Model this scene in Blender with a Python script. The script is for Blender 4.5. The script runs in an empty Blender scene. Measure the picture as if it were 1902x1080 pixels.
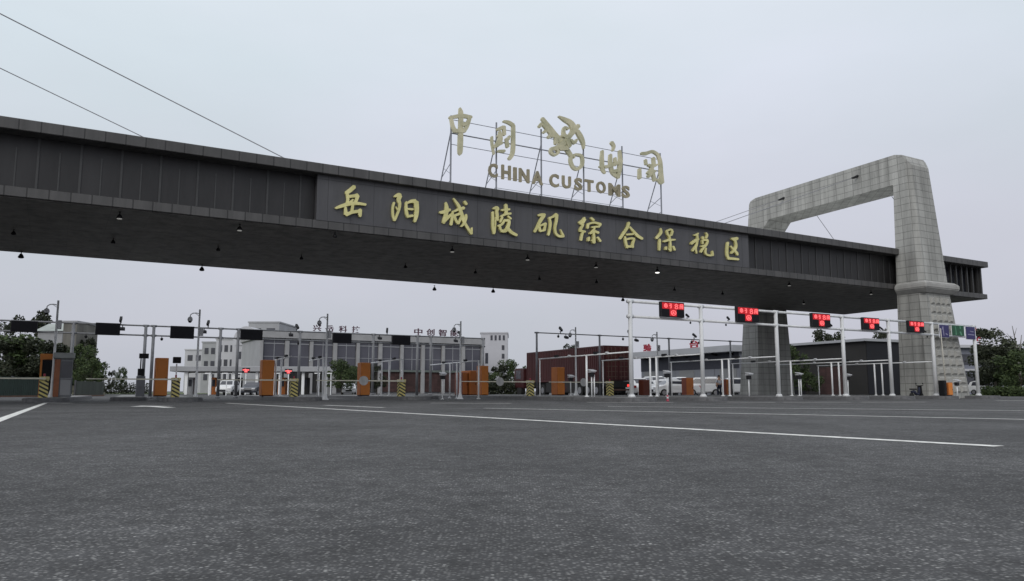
import bpy, bmesh, math, random
from math import sin, cos, radians, pi, atan, atan2, hypot
from mathutils import Vector, Matrix

SC = bpy.context.scene
COL = SC.collection
random.seed(7)

# ------------------------------------------------------------------ camera, sky, sun, exposure
F_PX, CX, CY, CAM_H = 1450.0, 951.0, 540.0, 0.45
TH = atan(187 / F_PX)
cam = bpy.data.cameras.new('camera')
cam_o = bpy.data.objects.new('camera', cam)
COL.objects.link(cam_o)
cam.sensor_width = 36.0
cam.lens = F_PX / 1902 * 36
cam.clip_start, cam.clip_end = 0.05, 5000
cam_o.location = (0, 0, CAM_H)
cam_o.rotation_euler = (pi / 2 + TH, 0, 0)
SC.camera = cam_o

SUN_EL, SUN_AZ = radians(33), radians(200)      # azimuth measured from +Y towards +X
W = bpy.data.worlds.new('World')
SC.world = W
W.use_nodes = True
nt = W.node_tree
nt.nodes.clear()
def _n(t, kind, **kw):
    n = t.nodes.new(kind)
    for k, v in kw.items():
        setattr(n, k, v)
    return n
out = _n(nt, 'ShaderNodeOutputWorld')
bg = _n(nt, 'ShaderNodeBackground')
bg.inputs['Strength'].default_value = 0.1
sky = _n(nt, 'ShaderNodeTexSky', sky_type='NISHITA', sun_disc=False, sun_elevation=SUN_EL, sun_rotation=SUN_AZ)
sky.dust_density = 4.0
tc = _n(nt, 'ShaderNodeTexCoord')
sep = _n(nt, 'ShaderNodeSeparateXYZ')
ramp = _n(nt, 'ShaderNodeValToRGB')
e = ramp.color_ramp.elements
e[0].position, e[0].color = 0.0, (0.515, 0.53, 0.585, 1)
e[1].position, e[1].color = 1.0, (0.95, 0.97, 1.0, 1)
m = e.new(0.17); m.color = (0.60, 0.622, 0.675, 1)
m = e.new(0.38); m.color = (0.715, 0.765, 0.83, 1)
cn = _n(nt, 'ShaderNodeTexNoise')
cn.inputs['Scale'].default_value = 2.2
cn.inputs['Detail'].default_value = 5
cmap = _n(nt, 'ShaderNodeMapping')
cmap.inputs['Scale'].default_value = (1, 1, 2.5)
cmr = _n(nt, 'ShaderNodeMapRange')
cmr.inputs['From Min'].default_value, cmr.inputs['From Max'].default_value = 0.3, 0.7
cmr.inputs['To Min'].default_value, cmr.inputs['To Max'].default_value = 10.0, 11.0
sc_ = _n(nt, 'ShaderNodeVectorMath', operation='SCALE')
mix = _n(nt, 'ShaderNodeMix', data_type='RGBA')
mix.inputs[0].default_value = 0.93
lk = nt.links.new
cn2 = _n(nt, 'ShaderNodeTexNoise'); cn2.inputs['Scale'].default_value = 1.1; cn2.inputs['Detail'].default_value = 3
tr = _n(nt, 'ShaderNodeValToRGB'); tr.color_ramp.elements[0].position, tr.color_ramp.elements[0].color = .38, (.96, 1, .995, 1)
tr.color_ramp.elements[1].position, tr.color_ramp.elements[1].color = .62, (.985, .965, 1, 1)
tm = _n(nt, 'ShaderNodeMix', data_type='RGBA', blend_type='MULTIPLY'); tm.inputs[0].default_value = 1
lk(cmap.outputs[0], cn2.inputs['Vector']); lk(cn2.outputs[0], tr.inputs[0])
lk(ramp.outputs[0], tm.inputs[6]); lk(tr.outputs[0], tm.inputs[7])
lk(tc.outputs['Generated'], sep.inputs[0]); lk(sep.outputs['Z'], ramp.inputs[0])
lk(tc.outputs['Generated'], cmap.inputs[0]); lk(cmap.outputs[0], cn.inputs['Vector'])
lk(cn.outputs[0], cmr.inputs[0])
lk(tm.outputs[2], sc_.inputs[0]); lk(cmr.outputs[0], sc_.inputs['Scale'])
lk(sky.outputs[0], mix.inputs[6]); lk(sc_.outputs[0], mix.inputs[7])
lk(mix.outputs[2], bg.inputs[0]); lk(bg.outputs[0], out.inputs[0])

sl = bpy.data.lights.new('sun', 'SUN')
sl.energy, sl.angle, sl.color = 0.9, radians(36), (1.0, 0.96, 0.9)
so = bpy.data.objects.new('sun', sl)
COL.objects.link(so)
sd = Vector((sin(SUN_AZ) * cos(SUN_EL), cos(SUN_AZ) * cos(SUN_EL), sin(SUN_EL)))
so.rotation_euler = sd.to_track_quat('Z', 'Y').to_euler()
so.location = (0, -20, 60)
SC.view_settings.view_transform = 'Standard'
SC.view_settings.look = 'None'
SC.view_settings.exposure = 0.0
SC.view_settings.gamma = 1.0

# ------------------------------------------------------------------ frames of reference
# s runs along the canopy, t runs through the gate (away from the camera), z is up.
AN, BN = radians(59.7), radians(25.6)
A = (sin(AN), cos(AN)); B = (-sin(BN), cos(BN)); O = (2.65, 36.95)
RZ = atan2(A[1], A[0])
AB = A[0] * B[0] + A[1] * B[1]; BP = math.sqrt(1 - AB * AB)
def W2(s, t, z=0.0):
    return Vector((O[0] + s * A[0] + t * B[0], O[1] + s * A[1] + t * B[1], z))
def L(s, t, z=0.0, base=(0, 0, 0)):            # (s, t, z) in the frame of a thing standing at base
    return ((s - base[0]) + AB * (t - base[1]), BP * (t - base[1]), z - base[2])
def ray(px, py):
    u, v = px - CX, CY - py
    return (u, F_PX * cos(TH) - v * sin(TH), F_PX * sin(TH) + v * cos(TH))
def at(px, py, t):                             # survey: where the row t is met -> (s, z)
    x, y, z = ray(px, py)
    ox, oy = O[0] + t * B[0], O[1] + t * B[1]
    D = -x * A[1] + A[0] * y
    k = (-ox * A[1] + A[0] * oy) / D
    return (x * oy - y * ox) / D, CAM_H + k * z
def S(px, t, py=735):
    return at(px, py, t)[0]
def G(px, py, z=0.0):                          # survey: ground point
    x, y, zz = ray(px, py)
    k = (z - CAM_H) / zz
    return Vector((k * x, k * y, z))
def D(px, py, Y):                              # survey: point at distance Y
    x, y, z = ray(px, py)
    return Vector((x * Y / y, Y, CAM_H + z * Y / y))

# ------------------------------------------------------------------ materials
MATS = {}
def mat(name, col, rough=0.6, metal=0.0, var=0.12, scale=3.0, bump=0.0, emit=None, estr=0.0, col2=None, spec=0.5, streak=0.0, alpha=None):
    if name in MATS:
        return MATS[name]
    mm = bpy.data.materials.new(name); mm.use_nodes = True
    t = mm.node_tree; p = t.nodes['Principled BSDF']
    p.inputs['Roughness'].default_value = rough
    p.inputs['Metallic'].default_value = metal
    p.inputs['Specular IOR Level'].default_value = spec
    co = _n(t, 'ShaderNodeTexCoord')
    no = _n(t, 'ShaderNodeTexNoise')
    no.inputs['Scale'].default_value = scale
    no.inputs['Detail'].default_value = 6
    no.inputs['Roughness'].default_value = 0.65
    vec = co.outputs['Object']
    if streak:
        mp = _n(t, 'ShaderNodeMapping'); mp.inputs['Scale'].default_value = (1, 1, streak)
        t.links.new(vec, mp.inputs[0]); vec = mp.outputs[0]
    t.links.new(vec, no.inputs['Vector'])
    r = _n(t, 'ShaderNodeValToRGB')
    c2 = col2 or col
    a = [max(0, c * (1 - var)) for c in col]; b = [min(1, c * (1 + var)) for c in c2]
    r.color_ramp.elements[0].position, r.color_ramp.elements[0].color = 0.32, (*a, 1)
    r.color_ramp.elements[1].position, r.color_ramp.elements[1].color = 0.68, (*b, 1)
    t.links.new(no.outputs[0], r.inputs[0]); t.links.new(r.outputs[0], p.inputs['Base Color'])
    if bump:
        bu = _n(t, 'ShaderNodeBump'); bu.inputs['Strength'].default_value = bump; bu.inputs['Distance'].default_value = 0.02
        t.links.new(no.outputs[0], bu.inputs['Height']); t.links.new(bu.outputs[0], p.inputs['Normal'])
    if emit:
        p.inputs['Emission Color'].default_value = (*emit, 1); p.inputs['Emission Strength'].default_value = estr
    mm['ramp'] = r.name
    MATS[name] = mm
    return mm
def joint_mat(name, col, bw, bh, offset=0.0, rough=0.7, var=0.14, joint=0.55, msize=0.02, mode='xy', bump=0.4, tone=0.12, streak=0.25, freq=0.0):
    """cladding or blockwork: a jointed grid with per-panel tone, stains and streaks"""
    mm = bpy.data.materials.new(name); mm.use_nodes = True
    t = mm.node_tree; p = t.nodes['Principled BSDF']; p.inputs['Roughness'].default_value = rough
    lk = t.links.new
    co = _n(t, 'ShaderNodeTexCoord'); se = _n(t, 'ShaderNodeSeparateXYZ'); lk(co.outputs['Object'], se.inputs[0])
    cm = _n(t, 'ShaderNodeCombineXYZ')
    if mode in ('xy', 'x-y'):
        ad = _n(t, 'ShaderNodeMath', operation='ADD' if mode == 'xy' else 'SUBTRACT'); lk(se.outputs['X'], ad.inputs[0]); lk(se.outputs['Y'], ad.inputs[1])
        lk(ad.outputs[0], cm.inputs[0]); lk(se.outputs['Z'], cm.inputs[1])
    elif mode == 'floor':
        lk(se.outputs['X'], cm.inputs[0]); lk(se.outputs['Y'], cm.inputs[1])
    br = _n(t, 'ShaderNodeTexBrick'); br.offset = offset; br.squash = 1.0
    br.inputs['Scale'].default_value = 1.0
    br.inputs['Brick Width'].default_value = bw; br.inputs['Row Height'].default_value = bh
    br.inputs['Mortar Size'].default_value = msize; br.inputs['Mortar Smooth'].default_value = 0.3
    br.inputs['Color1'].default_value = (*[c * (1 - tone) for c in col], 1)
    br.inputs['Color2'].default_value = (*[min(1, c * (1 + tone)) for c in col], 1)
    br.inputs['Mortar'].default_value = (*[c * joint for c in col], 1)
    lk(cm.outputs[0], br.inputs['Vector'])
    mp = _n(t, 'ShaderNodeMapping'); mp.inputs['Scale'].default_value = (1.6, 1.6, streak)
    lk(co.outputs['Object'], mp.inputs[0])
    n1 = _n(t, 'ShaderNodeTexNoise'); n1.inputs['Scale'].default_value = 1.0; n1.inputs['Detail'].default_value = 8; n1.inputs['Roughness'].default_value = .7
    lk(mp.outputs[0], n1.inputs['Vector'])
    mr = _n(t, 'ShaderNodeMapRange'); mr.inputs['From Min'].default_value = .3; mr.inputs['From Max'].default_value = .7
    mr.inputs['To Min'].default_value = 1 - var * 1.6; mr.inputs['To Max'].default_value = 1 + var
    lk(n1.outputs[0], mr.inputs[0])
    vm = _n(t, 'ShaderNodeVectorMath', operation='SCALE'); lk(br.outputs[0], vm.inputs[0]); lk(mr.outputs[0], vm.inputs['Scale'])
    lk(vm.outputs[0], p.inputs['Base Color'])
    bu = _n(t, 'ShaderNodeBump'); bu.inputs['Strength'].default_value = bump; bu.inputs['Distance'].default_value = .02; bu.invert = True
    lk(br.outputs['Fac'], bu.inputs['Height']); lk(bu.outputs[0], p.inputs['Normal'])
    MATS[name] = mm
    return mm
def stripe_mat(name, c1, c2, per, slope=1.0, rough=.5):
    mm = bpy.data.materials.new(name); mm.use_nodes = True
    t = mm.node_tree; p = t.nodes['Principled BSDF']; p.inputs['Roughness'].default_value = rough
    lk = t.links.new
    co = _n(t, 'ShaderNodeTexCoord'); se = _n(t, 'ShaderNodeSeparateXYZ'); lk(co.outputs['Object'], se.inputs[0])
    ml = _n(t, 'ShaderNodeMath', operation='MULTIPLY'); ml.inputs[1].default_value = -slope
    ax = _n(t, 'ShaderNodeMath', operation='ADD'); lk(se.outputs['X'], ax.inputs[0]); lk(se.outputs['Y'], ax.inputs[1])
    lk(ax.outputs[0], ml.inputs[0])
    ad = _n(t, 'ShaderNodeMath', operation='ADD'); lk(ml.outputs[0], ad.inputs[0]); lk(se.outputs['Z'], ad.inputs[1])
    dv = _n(t, 'ShaderNodeMath', operation='DIVIDE'); dv.inputs[1].default_value = per; lk(ad.outputs[0], dv.inputs[0])
    fr = _n(t, 'ShaderNodeMath', operation='FRACT'); lk(dv.outputs[0], fr.inputs[0])
    gt = _n(t, 'ShaderNodeMath', operation='GREATER_THAN'); gt.inputs[1].default_value = .52; lk(fr.outputs[0], gt.inputs[0])
    mx = _n(t, 'ShaderNodeMix', data_type='RGBA'); lk(gt.outputs[0], mx.inputs[0])
    mx.inputs[6].default_value = (*c1, 1); mx.inputs[7].default_value = (*c2, 1)
    lk(mx.outputs[2], p.inputs['Base Color'])
    MATS[name] = mm
    return mm

def asphalt():
    mm = bpy.data.materials.new('asphalt'); mm.use_nodes = True
    t = mm.node_tree; p = t.nodes['Principled BSDF']; p.inputs['Roughness'].default_value = .88
    p.inputs['Specular IOR Level'].default_value = .35
    lk = t.links.new
    co = _n(t, 'ShaderNodeTexCoord')
    v = _n(t, 'ShaderNodeTexVoronoi'); v.inputs['Scale'].default_value = 85
    dn = _n(t, 'ShaderNodeTexNoise'); dn.inputs['Scale'].default_value = 120; dn.inputs['Detail'].default_value = 2
    lk(co.outputs['Object'], v.inputs['Vector']); lk(co.outputs['Object'], dn.inputs['Vector'])
    sc = _n(t, 'ShaderNodeSeparateColor'); lk(v.outputs['Color'], sc.inputs[0])
    r = _n(t, 'ShaderNodeValToRGB'); el = r.color_ramp.elements
    el[0].position, el[0].color = 0.0, (.048, .048, .05, 1)
    el[1].position, el[1].color = 1.0, (.36, .36, .35, 1)
    q = el.new(.45); q.color = (.09, .09, .091, 1)
    q = el.new(.78); q.color = (.17, .17, .168, 1)
    q = el.new(.95); q.color = (.22, .22, .216, 1)
    lk(sc.outputs[0], r.inputs[0])
    # binder shows between the stones
    ds = _n(t, 'ShaderNodeMapRange'); ds.inputs['From Min'].default_value = .28; ds.inputs['From Max'].default_value = .62
    ds.inputs['To Min'].default_value = 1; ds.inputs['To Max'].default_value = 0
    lk(v.outputs['Distance'], ds.inputs[0])
    mx = _n(t, 'ShaderNodeMix', data_type='RGBA'); mx.inputs[6].default_value = (.058, .058, .06, 1)
    lk(ds.outputs[0], mx.inputs[0]); lk(r.outputs[0], mx.inputs[7])
    n2 = _n(t, 'ShaderNodeTexNoise'); n2.inputs['Scale'].default_value = .45; n2.inputs['Detail'].default_value = 7; n2.inputs['Roughness'].default_value = .6
    lk(co.outputs['Object'], n2.inputs['Vector'])
    m2 = _n(t, 'ShaderNodeMapRange'); m2.inputs['From Min'].default_value = .3; m2.inputs['From Max'].default_value = .7
    m2.inputs['To Min'].default_value = .66; m2.inputs['To Max'].default_value = 1.28
    lk(n2.outputs[0], m2.inputs[0])
    # medium mottling and tyre-polished bands running through the gate
    n3 = _n(t, 'ShaderNodeTexNoise'); n3.inputs['Scale'].default_value = 5.5; n3.inputs['Detail'].default_value = 8; n3.inputs['Roughness'].default_value = .75
    lk(co.outputs['Object'], n3.inputs['Vector'])
    m3 = _n(t, 'ShaderNodeMapRange'); m3.inputs['From Min'].default_value = .3; m3.inputs['From Max'].default_value = .7
    m3.inputs['To Min'].default_value = .58; m3.inputs['To Max'].default_value = 1.45
    lk(n3.outputs[0], m3.inputs[0])
    mp = _n(t, 'ShaderNodeMapping'); mp.inputs['Rotation'].default_value = (0, 0, -BN); mp.inputs['Scale'].default_value = (.9, .03, 1)
    lk(co.outputs['Object'], mp.inputs[0])
    n4 = _n(t, 'ShaderNodeTexNoise'); n4.inputs['Scale'].default_value = 1; n4.inputs['Detail'].default_value = 3; lk(mp.outputs[0], n4.inputs['Vector'])
    m4 = _n(t, 'ShaderNodeMapRange'); m4.inputs['From Min'].default_value = .35; m4.inputs['From Max'].default_value = .65
    m4.inputs['To Min'].default_value = .88; m4.inputs['To Max'].default_value = 1.08
    lk(n4.outputs[0], m4.inputs[0])
    a = _n(t, 'ShaderNodeMath', operation='MULTIPLY'); lk(m2.outputs[0], a.inputs[0]); lk(m3.outputs[0], a.inputs[1])
    b = _n(t, 'ShaderNodeMath', operation='MULTIPLY'); lk(a.outputs[0], b.inputs[0]); lk(m4.outputs[0], b.inputs[1])
    vm = _n(t, 'ShaderNodeVectorMath', operation='SCALE'); lk(mx.outputs[2], vm.inputs[0]); lk(b.outputs[0], vm.inputs['Scale'])
    lk(vm.outputs[0], p.inputs['Base Color'])
    bu = _n(t, 'ShaderNodeBump'); bu.inputs['Strength'].default_value = .5; bu.inputs['Distance'].default_value = .006
    ah = _n(t, 'ShaderNodeMath', operation='MULTIPLY_ADD'); ah.inputs[1].default_value = .4
    lk(dn.outputs[0], ah.inputs[0]); lk(ds.outputs[0], ah.inputs[2])
    lk(ah.outputs[0], bu.inputs['Height']); lk(bu.outputs[0], p.inputs['Normal'])
    MATS['asphalt'] = mm
    return mm
def leaf_mat(name, c1, c2):
    mm = bpy.data.materials.new(name); mm.use_nodes = True
    t = mm.node_tree; p = t.nodes['Principled BSDF']; p.inputs['Roughness'].default_value = .7
    p.inputs['Specular IOR Level'].default_value = .2
    ge = _n(t, 'ShaderNodeNewGeometry'); r = _n(t, 'ShaderNodeValToRGB')
    r.color_ramp.elements[0].color = (*c1, 1); r.color_ramp.elements[1].color = (*c2, 1)
    t.links.new(ge.outputs['Random Per Island'], r.inputs[0]); t.links.new(r.outputs[0], p.inputs['Base Color'])
    MATS[name] = mm
    return mm

M_ASPH = asphalt()
M_PAINT = mat('road paint', (.6, .6, .57), .8, var=.3, scale=9, col2=(.76, .76, .73))
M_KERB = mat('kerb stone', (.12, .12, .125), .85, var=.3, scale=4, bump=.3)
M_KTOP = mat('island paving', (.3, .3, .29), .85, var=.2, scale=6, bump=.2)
M_CLAD = joint_mat('canopy cladding', (.077, .0745, .0735), .65, 3.0, rough=.5, var=.24, joint=.28, msize=.026, tone=.05, bump=.25)
M_SIGNP = joint_mat('canopy sign panels', (.08, .079, .085), .98, 3.0, rough=.5, var=.16, joint=.45, msize=.014, tone=.05, bump=.25)
M_GLZ = mat('canopy dark screen', (.019, .018, .019), .5, var=.4, scale=1.2, streak=.2)
M_FIN = mat('canopy fins', (.05, .05, .051), .55, var=.15)
M_SOFF = joint_mat('canopy soffit', (.17, .16, .15), 1.3, 1.3, rough=.55, var=.45, joint=.7, msize=.012, mode='floor', tone=.07, streak=1, bump=.1)
M_CONC = joint_mat('pylon blockwork', (.37, .37, .35), .66, .46, offset=0, rough=.85, var=.24, joint=.62, msize=.022, tone=.05, bump=.6, streak=.16, mode='x-y')
M_CONCP = mat('pylon smooth concrete', (.34, .335, .32), .85, var=.2, scale=1.5, streak=.4, bump=.2)
M_TILE = mat('pylon rusticated stone', (.36, .355, .33), .8, var=.15, scale=5, bump=.5)
M_GOLD = mat('gilt lettering', (.66, .615, .25), .4, var=.1, scale=2.5, col2=(.72, .67, .31), metal=.0)
M_GOLD2 = mat('weathered gilt lettering', (.47, .47, .29), .5, var=.22, scale=1.3, col2=(.56, .52, .36), metal=.0)
M_GSIDE = mat('lettering returns', (.2, .17, .06), .5, var=.1)
M_LETG = mat('bronze english lettering', (.28, .245, .16), .5, var=.25, scale=2)
M_STEEL = mat('painted sign steel', (.2, .21, .24), .6, var=.15)
M_WHITE = mat('white painted steel', (.88, .89, .9), .4, var=.1, scale=2, streak=.3)
M_GANW = mat('gantry off-white paint', (.66, .67, .68), .5, var=.16, scale=1.5, streak=.25)
M_GREYP = mat('grey galvanised pipe', (.2, .205, .22), .5, var=.15, metal=.2)
M_DARKP = mat('dark steel pipe', (.09, .09, .1), .5, var=.15)
M_BLACK = mat('black plastic', (.01, .01, .012), .55, var=.2, spec=.25)
M_BLK2 = mat('charcoal housing', (.02, .02, .023), .6, var=.2, spec=.25)
M_SCR = mat('dark display face', (.006, .006, .009), .55, var=.2, spec=.2)
M_LED = mat('red led', (.3, .01, .01), .5, emit=(1.0, .16, .17), estr=1.25)
M_LEDG = mat('red led glow face', (.06, .004, .006), .5, emit=(.62, .004, .012), estr=.7)
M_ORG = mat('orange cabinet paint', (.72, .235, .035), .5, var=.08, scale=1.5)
M_ORGD = mat('orange side shade and dark cabinets', (.42, .13, .025), .55, var=.12, scale=1.5)  # darker copy of the orange: side shade in the colour, also dark cabinets
M_RBRN = mat('red brown cabinet paint', (.17, .045, .025), .55, var=.12)
M_YEL = mat('cream yellow enamel', (.6, .53, .27), .5, var=.08)
M_STRP = stripe_mat('hazard stripes', (.58, .5, .17), (.02, .02, .018), .17, slope=-.55)
M_ARM = mat('barrier arm paint', (.62, .6, .5), .5, var=.1)
M_DISC = mat('barrier disc', (.4, .4, .4), .5, var=.15)
M_LAMPW = mat('lamp reflector', (.7, .7, .66), .4, emit=(1, .97, .9), estr=.12)
M_LAMPON = mat('lit lamp', (.8, .8, .78), .4, emit=(1, .98, .92), estr=2.2)
M_CABLE = mat('stay cable', (.22, .22, .24), .5, var=.1)
M_BLUE = mat('blue sign face', (.028, .022, .12), .5, var=.15)
M_GREEN = mat('green sign face', (.008, .085, .036), .5, var=.25, scale=1)
M_TXT = mat('sign white text', (.28, .27, .4), .6)
M_GTXT = mat('sign pale green mark', (.1, .28, .17), .6)
M_WALLW = mat('white render wall', (.5, .5, .53), .85, var=.06, scale=.3)
M_WALLG = mat('grey render wall', (.36, .365, .38), .85, var=.1, scale=.4)
M_WIN = mat('dark window glass', (.05, .052, .065), .15, var=.2, spec=.6)
M_CURT = mat('curtain wall glass', (.075, .075, .095), .12, var=.15, scale=.2, spec=.6)
M_COLW = mat('pale stone column', (.33, .33, .335), .8, var=.12, scale=.6)
M_BRN = joint_mat('red brown brick', (.06, .03, .028), 1.2, .45, rough=.85, var=.3, joint=.6, tone=.25)
M_CORR = stripe_mat('grey corrugated cladding', (.19, .2, .225), (.145, .15, .17), .5, slope=1e6)
M_DECK = mat('pale bounce sheet', (.62, .62, .6), .8, var=.12, scale=.5)  # pale so that the unseen roof throws light upwards
M_ROOFG = mat('pale metal roof', (.36, .37, .39), .5, var=.08, scale=.3)
M_NAVY = mat('shed navy band', (.03, .032, .045), .6, var=.2)  # dark blue of the upper shed wall
M_DOORG = mat('shed roller door', (.2, .205, .21), .6, var=.1, scale=.5, streak=3)
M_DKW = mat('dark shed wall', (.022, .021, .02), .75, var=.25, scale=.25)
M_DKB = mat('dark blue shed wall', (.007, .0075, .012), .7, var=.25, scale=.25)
M_RED = mat('container red', (.055, .012, .0125), .6, var=.22, scale=.6, streak=.4)
M_REDD = mat('container door', (.09, .02, .02), .6, var=.25, scale=1)
M_RUST = mat('container door bars', (.14, .08, .065), .7, var=.25)
M_TYRE = mat('tyre rubber', (.02, .02, .02), .9)
M_CHAS = mat('truck chassis', (.018, .017, .017), .7, var=.3)
M_TAIL = mat('red tail lamp', (.4, .01, .01), .4, emit=(1, .06, .05), estr=1.3)
M_CARW = mat('white car paint', (.72, .73, .74), .3, var=.03)
M_CARS = mat('silver car paint', (.45, .47, .5), .3, var=.05, metal=.3)
M_CARB = mat('dark car paint', (.05, .055, .07), .3, var=.05)
M_CARR = mat('red car paint', (.3, .02, .03), .3, var=.05)
M_HEAD = mat('headlamp glass', (.7, .7, .72), .15)
M_RIM = mat('wheel rim', (.4, .4, .42), .35, metal=.6)
M_CHROME = mat('camera housing white', (.6, .61, .63), .35, var=.08)
M_BARK = mat('bark', (.07, .06, .05), .9, var=.3, scale=5)
M_LEAF1 = leaf_mat('dark foliage', (.018, .023, .015), (.052, .06, .036))
M_LEAF2 = leaf_mat('mid foliage', (.025, .042, .018), (.085, .115, .045))
M_LEAF3 = leaf_mat('grey green foliage', (.03, .035, .025), (.1, .115, .075))
M_FENG = mat('dark green fence', (.018, .035, .028), .7, var=.3, scale=1.5, streak=.2)
M_GRASS = mat('verge grass', (.09, .12, .045), .95, var=.3, scale=2, bump=.5)
M_HILL = mat('scrub slope', (.03, .036, .02), .95, var=.5, scale=.5, bump=.8, col2=(.06, .055, .032))
M_CREAM = mat('pale green grey roof sheet', (.34, .37, .35), .7, var=.15, scale=.5)
M_TOWER = mat('weathered concrete', (.15, .145, .13), .9, var=.35, scale=.5, streak=.3)
M_SKIN = mat('skin', (.5, .3, .2), .6)
M_SHIRT = mat('pale shirt', (.6, .62, .66), .8)
M_TROU = mat('navy trousers', (.02, .024, .05), .8)
M_HAIR = mat('dark hair', (.012, .01, .01), .6)
M_CONE = mat('red bollard plastic', (.33, .03, .06), .5)
M_SIGNR = mat('maroon roof letters', (.1, .05, .07), .5, var=.15)
M_SIGNRR = mat('red roof letters', (.36, .03, .05), .5, var=.15)

# ------------------------------------------------------------------ mesh building
class MB:
    def __init__(self):
        self.v, self.f = [], []
    def add(self, vs, fs):
        n = len(self.v)
        self.v += [tuple(p) for p in vs]
        self.f += [tuple(i + n for i in q) for q in fs]
    def hexa(self, p):                          # p: 4 bottom, 4 top
        self.add(p, [(3, 2, 1, 0), (4, 5, 6, 7), (0, 1, 5, 4), (1, 2, 6, 5), (2, 3, 7, 6), (3, 0, 4, 7)])
    def box(self, x0, x1, y0, y1, z0, z1):
        self.hexa([(x0, y0, z0), (x1, y0, z0), (x1, y1, z0), (x0, y1, z0), (x0, y0, z1), (x1, y0, z1), (x1, y1, z1), (x0, y1, z1)])
    def stbox(self, s0, s1, t0, t1, z0, z1, base=(0, 0, 0)):
        q = [(s0, t0), (s1, t0), (s1, t1), (s0, t1)]
        self.hexa([L(s, t, z0, base) for s, t in q] + [L(s, t, z1, base) for s, t in q])
    def tube(self, p0, p1, r0, r1=None, n=8, caps=True):
        p0, p1 = Vector(p0), Vector(p1); r1 = r0 if r1 is None else r1
        d = (p1 - p0).normalized()
        u = d.cross(Vector((0, 0, 1)) if abs(d.z) < .95 else Vector((1, 0, 0))).normalized(); w = d.cross(u)
        vs = []
        for p, r in ((p0, r0), (p1, r1)):
            vs += [p + (u * cos(2 * pi * i / n) + w * sin(2 * pi * i / n)) * r for i in range(n)]
        fs = [(i, (i + 1) % n, n + (i + 1) % n, n + i) for i in range(n)]
        if caps:
            fs += [tuple(range(n))[::-1], tuple(range(n, 2 * n))]
        self.add(vs, fs)
    def path(self, pts, r, n=8):
        for a, b in zip(pts, pts[1:]):
            self.tube(a, b, r, n=n)
    def lathe(self, c, prof, n=14):             # prof: (r, z) rings
        vs, fs = [], []
        for r, z in prof:
            vs += [(c[0] + r * cos(2 * pi * i / n), c[1] + r * sin(2 * pi * i / n), c[2] + z) for i in range(n)]
        for k in range(len(prof) - 1):
            fs += [(k * n + i, k * n + (i + 1) % n, (k + 1) * n + (i + 1) % n, (k + 1) * n + i) for i in range(n)]
        fs += [tuple(range(n))[::-1], tuple(range((len(prof) - 1) * n, len(prof) * n))]
        self.add(vs, fs)
    def ball(self, c, rx, ry=None, rz=None, n=10, m=6):
        ry = ry or rx; rz = rz or rx
        vs, fs = [], []
        for k in range(1, m):
            a = pi * k / m
            vs += [(c[0] + rx * sin(a) * cos(2 * pi * i / n), c[1] + ry * sin(a) * sin(2 * pi * i / n), c[2] + rz * cos(a)) for i in range(n)]
        vs += [(c[0], c[1], c[2] + rz), (c[0], c[1], c[2] - rz)]
        for k in range(m - 2):
            fs += [(k * n + i, k * n + (i + 1) % n, (k + 1) * n + (i + 1) % n, (k + 1) * n + i) for i in range(n)]
        t = (m - 1) * n
        fs += [(t, (i + 1) % n, i) for i in range(n)] + [(t + 1, (m - 2) * n + i, (m - 2) * n + (i + 1) % n) for i in range(n)]
        self.add(vs, fs)
    def prism_y(self, poly, y0, y1):            # poly in (x, z), counter-clockwise seen from -y
        n = len(poly)
        vs = [(x, y0, z) for x, z in poly] + [(x, y1, z) for x, z in poly]
        fs = [tuple(range(n)), tuple(range(n, 2 * n))[::-1]] + [((i + 1) % n, i, n + i, n + (i + 1) % n) for i in range(n)]
        self.add(vs, fs)
    def build(self, name, m, parent=None, smooth=False, bevel=0.0, seg=1):
        me = bpy.data.meshes.new(name)
        me.from_pydata([tuple(p) for p in self.v], [], self.f)
        bm = bmesh.new(); bm.from_mesh(me)
        bmesh.ops.recalc_face_normals(bm, faces=bm.faces)
        if bevel:
            ed = [x for x in bm.edges if len(x.link_faces) == 2 and x.calc_face_angle(0) > .5]
            bmesh.ops.bevel(bm, geom=ed, offset=bevel, segments=seg, affect='EDGES', clamp_overlap=True)
        bm.to_mesh(me); bm.free()
        for pl in me.polygons:
            pl.use_smooth = smooth
        me.materials.append(m)
        o = bpy.data.objects.new(name, me); COL.objects.link(o)
        if parent:
            o.parent = parent
        return o

def tag(o, label=None, cat=None, group=None, kind=None):
    if label: o['label'] = label
    if cat: o['category'] = cat
    if group: o['group'] = group
    if kind: o['kind'] = kind
    return o
def thing(name, label, cat, loc=(0, 0, 0), rz=0.0, group=None):
    o = bpy.data.objects.new(name, None); COL.objects.link(o)
    o.empty_display_size = .2
    o.location = loc; o.rotation_euler = (0, 0, rz)
    return tag(o, label, cat, group)
def stthing(name, label, cat, s, t, z=0.0, group=None):
    return thing(name, label, cat, W2(s, t, z), RZ, group)
def dup(o, loc=None, rz=None, label=None, group=None, parent=None, scale=None):
    c = o.copy(); COL.objects.link(c)
    if parent: c.parent = parent
    if loc is not None: c.location = loc
    if rz is not None: c.rotation_euler = (0, 0, rz)
    if scale is not None: c.scale = scale
    if label: c['label'] = label
    if group: c['group'] = group
    for k in list(KIDS.get(o.name, o.children)):
        dup(k, parent=c)
    return c
KIDS = {}
ORD = ['first', 'second', 'third', 'fourth', 'fifth', 'sixth', 'seventh', 'eighth', 'ninth', 'tenth', 'eleventh', 'twelfth']

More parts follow.
